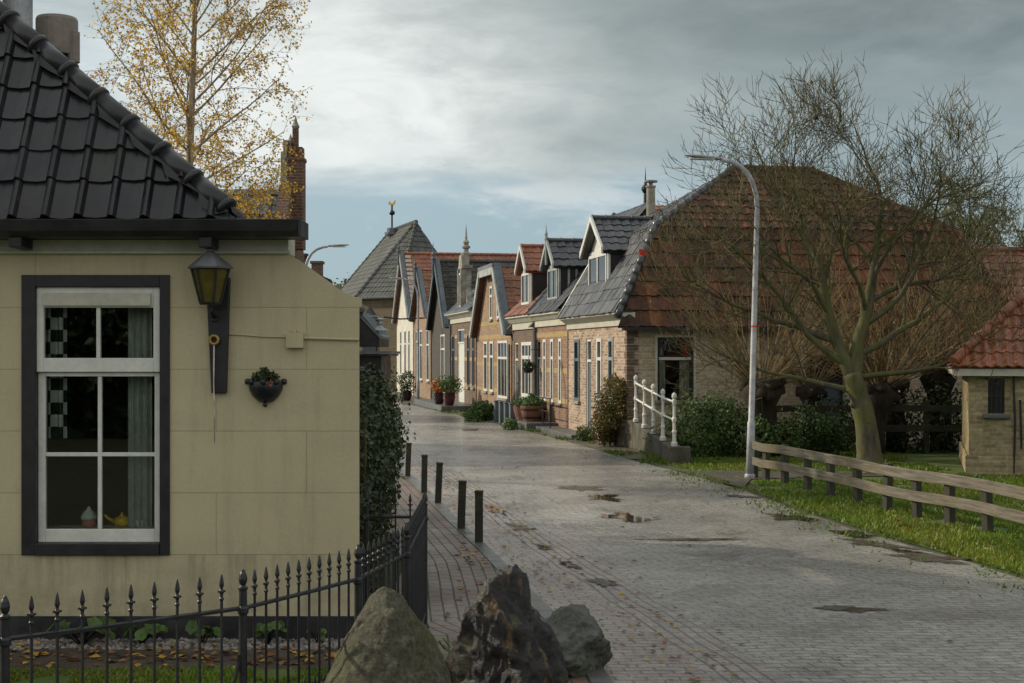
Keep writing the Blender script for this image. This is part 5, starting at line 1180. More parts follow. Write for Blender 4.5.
street_lamp('far grey street lamp standing before the orange gabled house', (-3.9, 59, 0), heading=R(183), first=lp)
o = street_lamp('street lamp with only its curved arm showing above the cottage side wall', (-5.68, 39, -.16), heading=R(5), first=lp)

# ramp and white railing
rp = thing('stoop_wall', 'mossy concrete ramp wall beside the road that carries the white railing', 'wall', (0, 0, 0))
b = MB(); p0, p1, p2 = Vector((2.92, 26.1, 0)), Vector((2.55, 30.0, 0)), Vector((1.95, 31.6, 0))
def rwall(a, b_, za, zb, th, mb):
    d = (b_ - a).normalized(); n = Vector((-d.y, d.x, 0)) * th
    mb.add([a, b_, b_ - n, a - n, a + Vector((0, 0, za)), b_ + Vector((0, 0, zb)), b_ - n + Vector((0, 0, zb)), a - n + Vector((0, 0, za))], [(0, 3, 2, 1), (4, 5, 6, 7), (0, 1, 5, 4), (1, 2, 6, 5), (2, 3, 7, 6), (3, 0, 4, 7)])
rwall(p0, p1, .27, .58, .25, b); rwall(p1 + Vector((0, .003, 0)), p2, .60, .55, .25, b); b.build('ramp_wall', 'concrete', rp, bevel=.02)
b = MB(); b.box(p0.x - .06, p0.x + .34, p0.y - .22, p0.y + .02, 0, .31); b.build('end_block', 'concrete', rp, bevel=.02)
_k = .8
ra = thing('white_railing', 'white cast-iron balustrade railing climbing the ramp wall', 'railing', (0, 0, 0))
bp = MB(); bp.lathe([(.075, 0), (.075, .06), (.05, .08), (.045, .22), (.058, .26), (.04, .30), (.036, .42), (.055, .46), (.055, .50), (.036, .54), (.032, .74), (.05, .78), (.05, .84), (.035, .86), (.06, .90), (.055, .95), (.0, .99)], 12); bp.v = [(x * .8, y * .8, z) for x, y, z in bp.v]
pp = None; tops = []
for k, (x, y) in enumerate([(2.98, 26.12), (2.87, 27.05), (2.78, 28.0), (2.69, 28.9), (2.60, 29.85)]):
    f_ = (y - 26.1) / 3.9; z = .28 + .31 * f_
    if k == 0: z = .31
    if pp is None: pp = bp.build('baluster', 'white', ra, smooth=False, loc=(x, y, z))
    else:
        c = pp.copy(); COL.objects.link(c); c.parent = ra; c.location = (x, y, z)
    tops.append(Vector((x, y, z)))
for hz_ in (.48, .81):
    b = MB(); b.tube([t_ + Vector((0, 0, hz_)) for t_ in tops], .021, 8); b.build('rail', 'white', ra, smooth=True)

# wooden fence on the lawn
wf = thing('wooden_fence', 'low two-rail grey plank fence along the grass verge', 'fence', (0, 0, 0))
pf = [(755, 22.6, 3.90), (763, 21.9, 3.86), (785, 22.2, 4.27), (808, 20.9, 4.33), (831, 20.0, 4.49), (858, 18.84, 4.58), (887, 18.2, 4.81), (917, 17.55, 5.0), (950, 16.6, 5.12), (988, 15.9, 5.32)]
fp = [(3.93, 22.6), (4.05, 21.75), (4.25, 20.75), (4.40, 19.9), (4.52, 19.1), (4.66, 18.3), (4.85, 17.5), (5.02, 16.75), (5.2, 16.0), (5.42, 15.2), (5.68, 14.4), (5.95, 13.6), (6.25, 12.8)]
fp = []; 
for px, py in ((755, 478), (766, 481), (785, 485), (808, 490), (831, 496), (858, 504), (887, 511), (917, 518), (950, 525), (988, 533), (1030, 545), (1080, 559)):
    Y = 2 * F / (py - HZ); fp.append(((px - 512) / F * Y, Y))
b = MB(); b.box(-.045, .045, -.05, .05, -.1, .60); pp = None
for i, (x, y) in enumerate(fp):
    if pp is None: pp = b.build('post', 'woodpost', wf, bevel=.008, loc=(x, y, 0))
    else: c = pp.copy(); COL.objects.link(c); c.parent = wf; c.location = (x, y, random.Random(i).uniform(-.03, .02)); c.rotation_euler = (R(random.Random(i + 5).uniform(-2, 2)), R(random.Random(i + 9).uniform(-2.5, 2.5)), .4)
for z0, z1 in ((.47, .60), (.22, .345)):
    b = MB(); off = []
    for i, (x, y) in enumerate(fp):
        a_ = Vector(fp[max(0, i - 1)]); c_ = Vector(fp[min(len(fp) - 1, i + 1)]); d = (c_ - a_).normalized(); n = Vector((d.y, -d.x)); n = n if n.x < 0 else -n
        w_ = random.Random(i * 3).uniform(-.012, .012)
        off.append((Vector((x, y)) + n * .052, Vector((x, y)) + n * .085, w_))
    vs = []
    for i_, o_, w_ in off: vs += [(i_.x, i_.y, z0 + w_), (o_.x, o_.y, z0 + w_), (o_.x, o_.y, z1 + w_), (i_.x, i_.y, z1 + w_)]
    b.add(vs, [(4 * i + k, 4 * i + (k + 1) % 4, 4 * i + 4 + (k + 1) % 4, 4 * i + 4 + k) for i in range(len(off) - 1) for k in range(4)] + [(0, 1, 2, 3), tuple(len(vs) - 4 + k for k in range(4))]); b.build('rail', 'wood', wf, bevel=.006)
bf = thing('paddock_fence', 'dark old rail fence in the shade before the mansard house side wall', 'fence', (0, 0, 0))
ps = [Vector((4.85, 28.2, 0)), Vector((6.1, 28.3, 0)), Vector((7.0, 28.4, 0)), Vector((8.3, 28.5, 0)), Vector((9.6, 28.6, 0))]; b = MB(); b.box(-.05, .05, -.05, .05, 0, 1.05); pp = None
for p in ps:
    if pp is None: pp = b.build('post', 'woodpost', bf, loc=p)
    else: c = pp.copy(); COL.objects.link(c); c.parent = bf; c.location = p
for z in (.45, .85):
    b = MB()
    for a_, c_ in zip(ps, ps[1:]): b.prism([a_ + Vector((0, -.09, z)), c_ + Vector((0, -.09, z)), c_ + Vector((0, -.09, z + .13)), a_ + Vector((0, -.09, z + .13))], (0, .035, 0))
    b.build('rail', 'woodpost', bf)

# stoops, pots, tub, blue posts along the house fronts
def fr(u, x, z=0): return FO + Matrix.Rotation(FR, 3, 'Z') @ Vector((x, u, z))
def stoop(u0, u1, x0, x1, h, label):
    b = MB(); b.box(x0, x1, 0, u1 - u0, 0, h); o = b.build('stoop', 'bluestone', loc=fr(u0, 0), bevel=.015); o.rotation_euler.z = FR; tag(o, label, 'stoop')
stoop(2.6, 6.7, -.62, -.02, .12, 'dark flagstone stoop before the door of the mansard house')
stoop(6.75, 9.6, -.85, -.02, .2, 'flat dark stoop carrying the brown tubs before the terraced house')
stoop(19.2, 27.2, -1.35, -.02, .20, 'broad raised stone stoop with flower pots before the slate-roofed house')
def pot(name, u, x, z, r, h, pm_, lm_, label, blobs, n, sz, seed, cols=None):
    t = thing(name, label, 'potted plant', fr(u, x, z)); t.scale = (.78, .78, .85); b = MB(); b.lathe([(r * .6, 0), (r * .75, h * .1), (r, h * .6), (r * .95, h * .9), (r * 1.05, h * .92), (r * 1.05, h), (r * .9, h), (r * .85, h * .85), (.0, h * .85)], 18); b.build('pot', pm_, t, smooth=True)
    leaf_mass(blobs, n, sz, random.Random(seed), cols=cols).build('plant', lm_, t, fix=False)
pot('potted_plant', 19.7, -1.0, .2, .28, .55, 'redpot', 'leaf_green', 'red-brown glazed pot with round green bush on the stone stoop', [((0, 0, .85), (.5, .5, .35))], 900, .09, 1)
pot('potted_plant', 21.2, -1.15, .2, .27, .5, 'pot', 'leaf_autumn', 'black glazed pot with orange-red flowers on the stone stoop', [((0, 0, .75), (.45, .45, .28))], 700, .09, 2, (.5, [(6, 1.0, .4), (5, 1.6, .5)]))
pot('potted_plant', 31, -1.2, .0, .3, .5, 'pot', 'leaf_dark', 'dark potted shrub behind the far lamp post', [((0, 0, .9), (.5, .5, .6))], 800, .1, 3)
pot('potted_plant', 34.5, -2.2, .0, .28, .5, 'pot', 'leaf_autumn', 'yellow-green potted plant left of the far lamp post', [((0, 0, .75), (.6, .6, .35))], 700, .1, 4, (.4, [(2.5, 2.6, .8)]))
tb = thing('barrel_planter', 'half-barrel tub of grasses standing by the blue-grey posts', 'planter', fr(7.75, -.45, .2))
b = MB(); b.lathe([(.27, .0), (.33, .2), (.36, .38), (.36, .42), (.33, .42), (.31, .34), (.0, .34)], 24); b.build('tub', 'barrel', tb)
b = MB(); b.lathe([(.30, .08), (.312, .08), (.326, .13), (.31, .13)], 24); b.lathe([(.352, .30), (.362, .30), (.368, .34), (.352, .34)], 24); b.build('hoop', 'iron', tb); leaf_mass([((0, 0, .46), (.3, .3, .14)), ((-.05, .2, .58), (.14, .14, .16))], 600, .08, random.Random(9), hang=-.6).build('plant', 'leaf_green', tb, fix=False)
tr_ = thing('trough_planter', 'second brown tub beside the barrel planter, low plants in it', 'planter', fr(8.65, -.45, .2)); b = MB(); b.lathe([(.3, 0), (.36, .2), (.4, .42), (.36, .42), (.0, .36)], 20); b.build('tub', 'barrel', tr_); leaf_mass([((0, 0, .45), (.36, .36, .15))], 500, .09, random.Random(10), hang=-.3).build('plant', 'leaf_green', tr_, fix=False)
gp_ = 'blue-grey posts before the house fronts'; pp = None
labs = ['nearest blue-grey square post before the red-dormer house', 'second blue-grey square post from the barrel planter', 'third blue-grey square post from the barrel planter', 'farthest blue-grey square post beside the low shrub']
for k, u in enumerate((9.1, 9.9, 10.7, 11.5)):
    if pp is None:
        b = MB(); b.box(-.10, .10, -.11, .11, 0, .60); b.prism([(-.10, -.11, .80), (.10, -.11, .80), (.10, 0, .86), (-.10, 0, .86)], (0, 0, .001)) if False else b.box(-.115, .115, -.125, .125, .60, .64); pp = b.build('square_post', 'bluegrey', bevel=.012, loc=fr(u, -.75)); pp.rotation_euler.z = FR; tag(pp, labs[0], 'post', gp_)
    else: c = pp.copy(); COL.objects.link(c); c.location = fr(u, -.75); c['label'] = labs[k]
ir = thing('iron_rail', 'thin dark iron hand rail at the foot of the banded brick house', 'railing', fr(5.9, -.4, .12), FR)
b = MB()
for y in (0, .9, 1.8): b.tube([(0, y, 0), (0, y, .75)], .018, 6)
b.tube([(0, 0, .74), (0, 1.8, .74)], .018, 6); b.tube([(0, 0, .4), (0, 1.8, .4)], .014, 6); b.build('rail', 'iron', ir)
# lamp cable across the far street
cb = tag(MB().tube([at(384, 317, 62), at(400, 319, 62), at(425, 318, 63)], .035, 6).build('street_cable', 'black'), 'thin black cable with knobs strung before the white gabled house', 'cable')

# shrubs along the row and the ramp
def shrub(label, base, blobs, n, sz, mat, seed, cols=None, name='shrub', hang=.4):
    t = thing(name, label, 'shrub', base); rng = random.Random(seed); st = MB()
    for k in range(16):
        c, r = rng.choice(blobs); tip = Vector(c) + Vector((rng.uniform(-1, 1) * r[0], rng.uniform(-1, 1) * r[1], rng.uniform(-.3, .9) * r[2])) * .85
        b0 = Vector((c[0] * .6, c[1] * .6, 0)); st.tube([b0, b0.lerp(tip, .5) + rv(rng) * .08, tip], [.016, .011, .006], 4, False)
    st.build('stems', 'bark_twig', t); leaf_mass(blobs, n, sz, rng, hang=hang, zmin=.02, inner=.45, lump=.3, cols=cols).build('foliage', mat, t, fix=False); return t
shrub('reddish-green climbing shrub at the foot of the mansard house front', (2.0, 30.9, 0), [((.2, -.1, .8), (.32, .5, .75)), ((.0, -.2, .5), (.3, .4, .5)), ((.35, -.1, 1.25), (.2, .4, .28))], 6000, .058, 'leaf_autumn', 31, (.5, [(.5, .8, .7), (1.1, .6, .5)]))
shrub('low dark bramble bush spreading right of the white railing', (4.2, 27.7, 0), [((-.6, .2, .4), (.75, .8, .7)), ((.5, .1, .35), (.9, .8, .6)), ((-.1, .5, .75), (.6, .6, .45)), ((.9, -.2, .25), (.6, .5, .4))], 14000, .06, 'leaf_green', 32, (.55, [(.5, .55, .6), (.8, .6, .6), (1.2, 1.1, .7)]))
shrub('bright green shrub at the road edge before the clipped-gable house', fr(12.9, -1.0), [((0, 0, .25), (.35, .9, .34)), ((-.15, -.7, .18), (.28, .5, .22)), ((.1, .9, .22), (.3, .5, .3))], 2600, .09, 'leaf_green', 33)
shrub('small green shrub between the stoop and the mansard house door', fr(2.2, -.4), [((0, 0, .16), (.22, .35, .2))], 400, .06, 'leaf_green', 34)
shrub('low weedy clump beside the flat dark stoop', fr(7.4, -1.15), [((0, 0, .12), (.22, .5, .2))], 600, .07, 'leaf_green', 35)
shrub('tall leafy bush at the dark fence before the side door', (5.9, 28.0, 0), [((0, 0, .45), (.7, .35, .5)), ((.5, .1, .3), (.5, .3, .35))], 4200, .06, 'leaf_green', 36, (.4, [(.5, .5, .5)]))
shrub('dark bramble thicket under the pollard willows left of the shed', (8.4, 29.0, 0), [((-1.2, .2, .5), (1.0, .6, .7)), ((.2, 0, .55), (1.1, .6, .8)), ((1.4, .3, .5), (.9, .6, .7))], 9000, .065, 'leaf_dark', 37, (.3, [(.4, .35, .3), (2.2, 1.2, .6)]))
shrub('dark hedge mass behind the pollard willows in front of the barn', (10.5, 34, 0), [((-2.4, 0, .7), (1.4, .8, .9)), ((0, 0, .8), (1.6, .8, 1.0)), ((2.3, 0, .8), (1.6, .8, 1.0))], 6500, .12, 'leaf_dark', 38, (.4, [(.4, .35, .3), (2.0, 1.2, .6)]))

# ================================================================== TREES
# bare mossy tree on the lawn
rng = random.Random(77); T = Tree(rng); mt = thing('bare_tree', 'broad mossy bare tree on the lawn behind the wooden fence', 'tree', (6.07, 24.1, 0))
def stem(pts, rad, n=5):
    P_, R_ = [], []
    for (a, b), (ra, rb) in zip(zip(pts, pts[1:]), zip(rad, rad[1:])):
        for k in range(n):
            u = k / n; p = Vector(a).lerp(Vector(b), u); r = ra + (rb - ra) * u
            P_.append(p + Vector((noise.noise(p * 1.9), noise.noise(p * 1.9 + Vector((5, 0, 0))), 0)) * .035); R_.append(r * (1 + .10 * noise.noise(p * 5)))
    P_.append(Vector(pts[-1])); R_.append(rad[-1]); T.wood.tube(P_, R_, 12); return P_, R_
stem([(.03, 0, -.1), (-.02, 0, .35), (-.10, 0, .9), (-.22, 0, 1.35), (-.30, 0, 1.65)], [.28, .20, .175, .165, .16])
sA = stem([(-.28, 0, 1.5), (-.52, .02, 2.1), (-.74, -.05, 2.8), (-.86, .0, 3.5), (-1.15, .1, 4.3)], [.125, .105, .085, .06, .035])
sB = stem([(-.28, 0, 1.5), (-.20, .05, 2.2), (.0, .1, 2.8), (.08, 0, 3.5), (.22, .1, 4.5)], [.135, .115, .09, .065, .035])
for k in range(7):      # burrs and old pruning collars
    a = rng.uniform(0, 6.28); z = rng.uniform(.5, 1.5); c = Vector((-.08 - .17 * (z - .6), 0, z)); d = Vector((math.cos(a), math.sin(a), .2)); T.wood.tube([c + d * .12, c + d * .185, c + d * .2], [.06, .045, .015], 7)
PM = dict(levels=5, seg=[8, 5, 4, 3, 3], taper=[.16, .2, .35, .5], wig=[.24, .2, .16, .14], trop=[.035, .09, .15, .15], kids=[8, 6, 3, 2], start=[.22, .2, .2, .2], ang=[48, 48, 44, 42], len=[1.45, .95, .62, .34], rr=[.58, .6, .64, .7], rmin=.006, woodmin=.016, tiplev=0)
limbs = [((-.20, 0, 1.35), (-1, .1, .25), 2.9, .055), ((-.40, 0, 1.8), (-.95, -.3, .45), 3.4, .062), ((-.55, 0, 2.2), (-.9, .4, .55), 3.0, .06), ((-.66, 0, 2.6), (-.6, -.6, .8), 2.7, .055), ((-.74, 0, 3.1), (-.8, .2, .8), 2.5, .05), ((-.86, 0, 3.5), (-.4, .5, .9), 2.1, .045), ((-1.0, 0, 3.9), (-.8, -.1, .8), 2.0, .038), ((-1.15, .1, 4.3), (-.3, .1, 1), 1.5, .033), ((-.80, 0, 3.1), (.3, -.4, 1), 2.1, .042),
         ((-.25, 0, 1.6), (1, -.4, .28), 2.7, .058), ((-.20, .04, 2.0), (.95, .2, .50), 3.2, .066), ((-.08, .07, 2.5), (.8, -.4, .65), 3.0, .06), ((.02, .1, 2.9), (.85, .3, .75), 2.8, .055), ((.06, 0, 3.3), (.55, -.4, .85), 2.2, .048), ((.12, 0, 3.8), (.7, .1, .7), 2.0, .042), ((.22, .1, 4.5), (.10, .1, 1), 1.7, .034), ((.08, 0, 3.4), (-.35, .4, 1), 2.1, .042), ((-.05, .1, 2.7), (-.2, -.6, .9), 2.5, .048), ((-.3, 0, 1.7), (-.1, .9, .6), 2.8, .055)]
for p, d, l, r in limbs: T.branch(Vector(p), Vector(d), l, r, 0, PM)
T.wood.build('trunk', 'bark_main', mt, smooth=True, fix=False); T.twig.build('crown', 'bark_twig', mt, fix=False)
lf = MB()
for _ in range(26):
    pts, dirs = rng.choice(T.tips); leaf(lf, pts[-1], rv(rng), Vector((rng.uniform(-.5, .5), 0, -1)), .10, .06, (.25, .2, .3))
lf.build('leaves', 'leaf_fallen', mt, fix=False)

# birch
rng = random.Random(5); T = Tree(rng); bi = thing('birch_tree', 'slender birch with sparse golden leaves rising behind the cottage roof', 'tree', (-5.42, 24, 0))
tr = [Vector((0, 0, 0)), Vector((.02, 0, 2.5)), Vector((-.03, 0, 5)), Vector((.06, 0, 7.5)), Vector((.02, 0, 10.3))]; trad = [.115, .09, .066, .042, .010]
T.wood.tube(tr, trad, 10)
PB = dict(levels=3, seg=[6, 5, 4], taper=[.25, .3, .5], wig=[.10, .2, .25], trop=[.04, -.06, -.13], kids=[9, 5], start=[.2, .15], ang=[45, 50], len=[1.05, .55], rr=[.5, .5], rmin=.004, woodmin=.014, tiplev=1)
def on_trunk(z):
    for i in range(4):
        if tr[i].z <= z <= tr[i + 1].z: u = (z - tr[i].z) / (tr[i + 1].z - tr[i].z); return tr[i].lerp(tr[i + 1], u), trad[i] + (trad[i + 1] - trad[i]) * u
    return tr[-1], .012
for k in range(40):
    z = 3.4 + 6.4 * k / 40 + rng.uniform(-.1, .1); p, r = on_trunk(z); a = k * 2.4 + rng.uniform(-.4, .4); up = rng.uniform(.75, 1.2)
    T.branch(p, Vector((math.cos(a) + .18, math.sin(a), up)), (2.3 if z < 8 else 1.5) * rng.uniform(.7, 1.1) * (1 if z > 4.5 else .8), min(.026, r * .42), 0, PB)
T.wood.build('trunk', 'bark_birch', bi, smooth=True, fix=False); T.twig.build('crown', 'bark_twig', bi, fix=False)
lf = MB()
for pts, dirs in T.tips:
    for i in range(1, len(pts)):
        hgt = pts[i].z; pr_ = 1.25 if hgt < 5.8 else .68
        for _ in range(5):
            if rng.random() > pr_ * .64: continue
            q = pts[i - 1].lerp(pts[i], rng.random()) + rv(rng) * .06; k = rng.uniform(.6, 1.4); t_ = rng.choice([(1, 1, 1), (1.2, 1.25, 1), (.9, .65, .6), (.65, .75, .8)])
            leaf(lf, q, rv(rng), rv(rng) + Vector((0, 0, -.8)), rng.uniform(.04, .066), rng.uniform(.03, .045), (k * t_[0], k * t_[1], k * t_[2]))
lf.build('leaves', 'leaf_birch', bi, fix=False)

# pollard willows
def pollard(x, y, h, r, n, ln, seed, label, spread=.75):
    rng = random.Random(seed); t = thing('pollard_willow', label, 'tree', (x, y, 0), 0, 'pollard willows behind the lawn'); w = MB(); lean = rng.uniform(-.15, .15)
    pts = [Vector((0, 0, 0)), Vector((lean * .3, 0, h * .4)), Vector((lean * .8, 0, h * .8)), Vector((lean, 0, h)), Vector((lean, 0, h + r * .9))]
    w.tube(pts, [r * .95, r * .8, r * .95, r * 1.45, r * .6], 10)
    for k in range(9): a = rng.uniform(0, 6.28); d = Vector((math.cos(a), math.sin(a), rng.uniform(-.3, .7))); w.tube([pts[3] + d * r * .7, pts[3] + d * r * 1.5], [r * .55, r * .3], 6)
    w.build('trunk', 'bark_dark', t, smooth=True, fix=False)
    s_ = MB(); lf = MB()
    for k in range(n):
        a = rng.uniform(0, 6.28); d = Vector((math.cos(a) * spread, math.sin(a) * spread, rng.uniform(.25, 1.3))).normalized(); p = pts[3] + d * r * 1.2; l = ln * rng.uniform(.45, 1.1); q = [p]
        for i in range(4): d = (d + rv(rng) * .12 + Vector((0, 0, .03))).normalized(); q.append(q[-1] + d * l / 4)
        s_.tube(q, [.012, .010, .008, .006, .003], 3, False)
        for _ in range(rng.randint(1, 5)):
            i = rng.randint(1, 3); dd = (q[i + 1] - q[i]).normalized() + rv(rng) * .6; s_.tube([q[i], q[i] + dd * l * .12, q[i] + dd * l * .25 + Vector((0, 0, .04))], [.007, .005, .003], 3, False)
        if rng.random() < .5:
            for _ in range(3): leaf(lf, q[rng.randint(2, 4)], rv(rng), rv(rng) + Vector((0, 0, -.6)), .08, .03, (rng.uniform(.8, 2), rng.uniform(.8, 1.5), .8))
    s_.build('shoots', 'shoot', t, fix=False); lf.build('leaves', 'leaf_autumn', t, fix=False)
for a in [(4.95, 27.6, 1.25, .30, 100, 2.7, 1, 'dark pollard willow stump directly right of the street lamp pole'), (7.15, 28.2, 1.2, .26, 85, 2.9, 2, 'pollard willow just behind the mossy bare tree'), (7.9, 29.2, 1.35, .24, 80, 2.9, 3, 'pollard willow in the dark thicket right of the mossy tree'), (8.95, 29.6, 1.5, .27, 90, 2.9, 4, 'pollard willow with forked head midway to the brick shed'), (9.7, 29.0, 1.35, .26, 90, 2.5, 5, 'pollard willow right beside the brick shed corner'), (9.2, 33.5, 1.6, .3, 120, 3.2, 6, 'pollard willow farther back before the barn'), (12.0, 34.5, 1.7, .3, 120, 3.2, 7, 'pollard willow behind the brick shed roof'), (6.4, 30.0, 1.2, .22, 60, 2.0, 8, 'small pollard willow against the mansard house wall')]: pollard(*a)

def willow(x, y, h, seed, label, n=26):
    rng = random.Random(seed); t = thing('willow_tree', label, 'tree', (x, y, 0), 0, 'tall willows behind the barn'); T = Tree(rng); tr = [Vector((0, 0, 0)), Vector((.1, 0, h * .35)), Vector((-.1, 0, h * .7)), Vector((0, 0, h * .92))]
    T.wood.tube(tr, [.22, .16, .1, .03], 8)
    PW = dict(levels=3, seg=[5, 4, 4], taper=[.3, .3, .5], wig=[.15, .2, .2], trop=[.06, .02, -.08], kids=[8, 5], start=[.2, .2], ang=[38, 45], len=[1.3, .75], rr=[.45, .45], rmin=.005, woodmin=.02, tiplev=1)
    for k in range(n):
        z = h * (.25 + .65 * k / n); p = tr[0].lerp(tr[3], z / (h * .92)); a = k * 2.4; T.branch(p, Vector((math.cos(a), math.sin(a), 1.3)), h * .30 * rng.uniform(.7, 1.1), .05, 0, PW)
    T.wood.build('trunk', 'bark_dark', t, fix=False); T.twig.build('crown', 'bark_twig', t, fix=False); lf = MB()
    for pts, dirs in T.tips:
        for i in range(1, len(pts)):
            for _ in range(4):
                if rng.random() < .8: leaf(lf, pts[i - 1].lerp(pts[i], rng.random()), rv(rng), rv(rng) * .7 + Vector((0, 0, -.8)), rng.uniform(.10, .17), .04, (rng.uniform(.7, 1.5),) * 3)
    lf.build('leaves', 'leaf_willow', t, fix=False)
willow(13.6, 50, 6.6, 1, 'tall feathery willow behind the bare tree crown'); willow(16.4, 51, 7.2, 2, 'tall feathery willow above the barn roof near the right edge'); willow(19.0, 52, 6.2, 3, 'rightmost feathery willow above the barn roof'); willow(11.2, 49, 6.0, 4, 'feathery willow behind the mansard house roof end')

def round_tree(x, y, h, rr_, seed, label, mat, cols, n=5200, sz=.22):
    rng = random.Random(seed); t = thing('leafy_tree', label, 'tree', (x, y, 0)); w = MB(); w.tube([(0, 0, 0), (.1, 0, h * .3), (0, 0, h * .7)], [.3, .24, .1], 8)
    bl2 = []
    for k in range(11):
        a = rng.uniform(0, 6.28); c = Vector((math.cos(a) * rr_ * .55, math.sin(a) * rr_ * .5, h * rng.uniform(.45, .85))); r = rr_ * rng.uniform(.3, .5); bl2.append((c, (r, r, r * .8))); w.tube([(0, 0, h * .35), c * .6 + Vector((0, 0, h * .2)), c], [.1, .06, .02], 5)
    w.build('trunk', 'bark_dark', t, fix=False); leaf_mass(bl2, n, sz, rng, cols=cols, inner=.3, lump=.4).build('crown', mat, t, fix=False)
round_tree(-11.2, 98, 7.6, 2.6, 3, 'yellow-green autumn tree left of the church roof', 'leaf_autumn', (.5, [(2.0, 1.7, .7), (.7, .9, .8)]))
round_tree(-13.8, 104, 6.6, 2.2, 4, 'darker green tree partly hidden behind the cottage parapet', 'leaf_green', (.4, [(.6, .6, .6)]))
round_tree(6.0, 84, 5.2, 3.0, 6, 'distant tree low behind the clipped-gable house roof', 'leaf_autumn', (.4, [(.6, .6, .6)]))

# ================================================================== SKY, SUN, CAMERA
SUN_EL, SUN_AZ = R(27), math.atan2(-.93, .36)      # azimuth measured from +Y towards +X
w = bpy.data.worlds.new('World'); SC.world = w; w.use_nodes = True; nt = w.node_tree; N = nt.nodes; L = nt.links
bg = N['Background']; bg.inputs['Strength'].default_value = .1
sky = N.new('ShaderNodeTexSky'); sky.sky_type = 'NISHITA'; sky.sun_disc = False; sky.sun_elevation = SUN_EL; sky.sun_rotation = SUN_AZ % (2 * math.pi); sky.dust_density = 2.0; sky.air_density = 1.2
def nd(t, **k):
    n = N.new(t)
    for a, b in k.items(): setattr(n, a, b)
    return n
def ma(op, a, b=0., clamp=False):
    n = nd('ShaderNodeMath', operation=op, use_clamp=clamp)
    for i, v in enumerate((a, b)):
        if isinstance(v, bpy.types.NodeSocket): L.new(v, n.inputs[i])
        else: n.inputs[i].default_value = v
    return n.outputs[0]
def mr(v, a, b, c=0., d=1.):
    n = nd('ShaderNodeMapRange', interpolation_type='SMOOTHSTEP'); L.new(v, n.inputs[0])
    for i, x in enumerate((a, b, c, d)): n.inputs[i + 1].default_value = x
    return n.outputs[0]
def mxc(f, a, b):
    n = nd('ShaderNodeMix', data_type='RGBA')
    for i, v in ((0, f), (6, a), (7, b)):
        if isinstance(v, bpy.types.NodeSocket): L.new(v, n.inputs[i])
        else: n.inputs[i].default_value = v if i == 0 else (*v, 1)
    return n.outputs[2]
tc = nd('ShaderNodeTexCoord'); sp = nd('ShaderNodeSeparateXYZ'); L.new(tc.outputs['Generated'], sp.inputs[0])
X, Y_, Z = sp.outputs
el = ma('DIVIDE', Z, ma('SQRT', ma('ADD', ma('MULTIPLY', X, X), ma('MULTIPLY', Y_, Y_))))     # slope of the view above the horizon
az = ma('ARCTAN2', X, Y_)                                                                     # 0 straight down the street, left negative
cv = nd('ShaderNodeCombineXYZ'); L.new(ma('MULTIPLY', az, 2.2), cv.inputs[0]); L.new(ma('MULTIPLY', Z, 6.5), cv.inputs[1])
def cn(scale, detail, seed, rough=.55, dist=0):
    n = nd('ShaderNodeTexNoise', noise_dimensions='4D'); n.inputs['W'].default_value = seed; n.inputs['Scale'].default_value = scale; n.inputs['Detail'].default_value = detail; n.inputs['Roughness'].default_value = rough; n.inputs['Distortion'].default_value = dist; L.new(cv.outputs[0], n.inputs['Vector']); return n.outputs['Fac']
n1 = cn(1.6, 7, 3.1, .58, .4); n2 = cn(3.4, 7, 8.2, .6, .5); n3 = cn(1.1, 3, 5.5)
lowblue = mxc(mr(az, -.1, .36), (3.7, 5.2, 6.1), (3.5, 4.6, 5.1))
blue = mxc(.8, sky.outputs[0], lowblue)
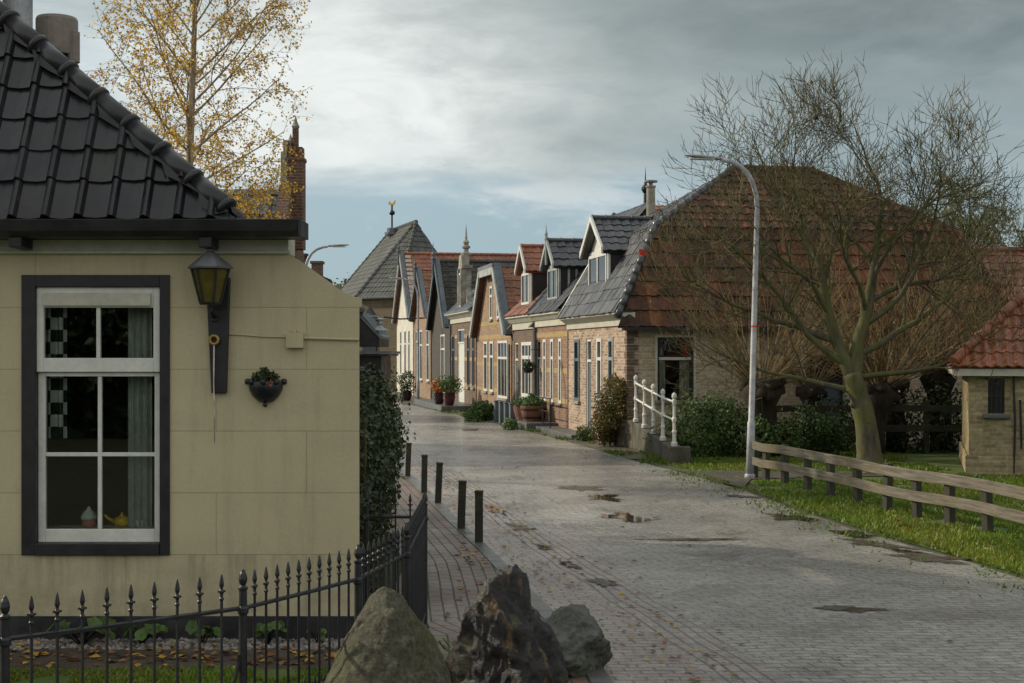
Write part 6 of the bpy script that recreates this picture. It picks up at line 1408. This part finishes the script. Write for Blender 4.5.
# deck of cloud: solid overhead, breaking up towards the horizon
cover = mr(ma('ADD', el, ma('ADD', ma('MULTIPLY', ma('SUBTRACT', n1, .5), .16), ma('MULTIPLY', ma('SUBTRACT', n2, .5), .06))), .095, .15)
lit_az = mr(ma('ADD', az, ma('MULTIPLY', ma('SUBTRACT', n3, .5), .5)), -.12, .15, 1., 0.)   # lit side of the cloud towards the sun
lit_el = mr(ma('ADD', el, ma('MULTIPLY', ma('SUBTRACT', n1, .5), .25)), .19, .30, 1., .42)
bright = ma('MULTIPLY', ma('MULTIPLY', lit_az, lit_el), mr(n2, .28, .6, .55, 1.12))
behind = mr(Y_, .35, -.25)                                               # sky behind the eye: cloud lit from the front
grey = mxc(mr(az, -.05, .30), (3.5, 4.1, 4.05), mxc(mr(el, .165, .235), (2.9, 3.6, 3.8), (1.75, 2.2, 2.3))); grey = mxc(mr(n2, .3, .7, 0, .35), grey, (4.9, 5.5, 5.5))
cloud = mxc(bright, grey, mxc(mr(az, -.32, -.15), (6.9, 7.8, 8.2), (8.7, 9.1, 8.9))); n4 = cn(5.2, 8, 1.7, .62, .7); dk = ma('MULTIPLY', mr(n4, .36, .66, 1, 0), mr(n1, .35, .62, .25, 1)); hf = nd('ShaderNodeMix', data_type='RGBA', blend_type='MULTIPLY'); L.new(ma('MULTIPLY', dk, mr(az, -.3, .05, .12, .42)), hf.inputs[0]); L.new(cloud, hf.inputs[6]); hf.inputs[7].default_value = (.55, .6, .64, 1); cloud = hf.outputs[2]
cloud = mxc(behind, cloud, (9.5, 9.5, 9.2))
zen = mr(Z, .30, .75); cloud = mxc(zen, cloud, (8.0, 8.2, 8.2))
wisp = ma('MULTIPLY', mr(n2, .50, .66), mr(az, .02, .2, 1., .25))
blue = mxc(ma('MULTIPLY', wisp, .75), blue, (6.8, 7.4, 7.6))
L.new(mxc(cover, blue, cloud), bg.inputs['Color'])
sun = bpy.data.lights.new('sun', 'SUN'); sun.energy = 4.2; sun.angle = R(1.2); sun.color = (1, .88, .70)
so = bpy.data.objects.new('sun', sun); COL.objects.link(so); sd = Vector((math.sin(SUN_AZ) * math.cos(SUN_EL), math.cos(SUN_AZ) * math.cos(SUN_EL), math.sin(SUN_EL))); so.rotation_euler = sd.to_track_quat('Z', 'Y').to_euler(); so.location = sd * 60

cam = bpy.data.cameras.new('camera'); cam.sensor_width = 36; cam.lens = 36 * F / 1024; cam.shift_y = (HZ - 341.5) / 1024; cam.clip_end = 2000
co = bpy.data.objects.new('camera', cam); COL.objects.link(co); co.location = (0, 0, EYE); co.rotation_euler = (R(90), 0, 0); SC.camera = co
vs = SC.view_settings; vs.view_transform = 'Standard'; vs.look = 'None'; vs.exposure = 0; vs.gamma = 1; vs.use_curve_mapping = False
SC.render.engine = 'CYCLES'; SC.cycles.max_bounces = 6; SC.cycles.transparent_max_bounces = 12; SC.cycles.use_denoising = True
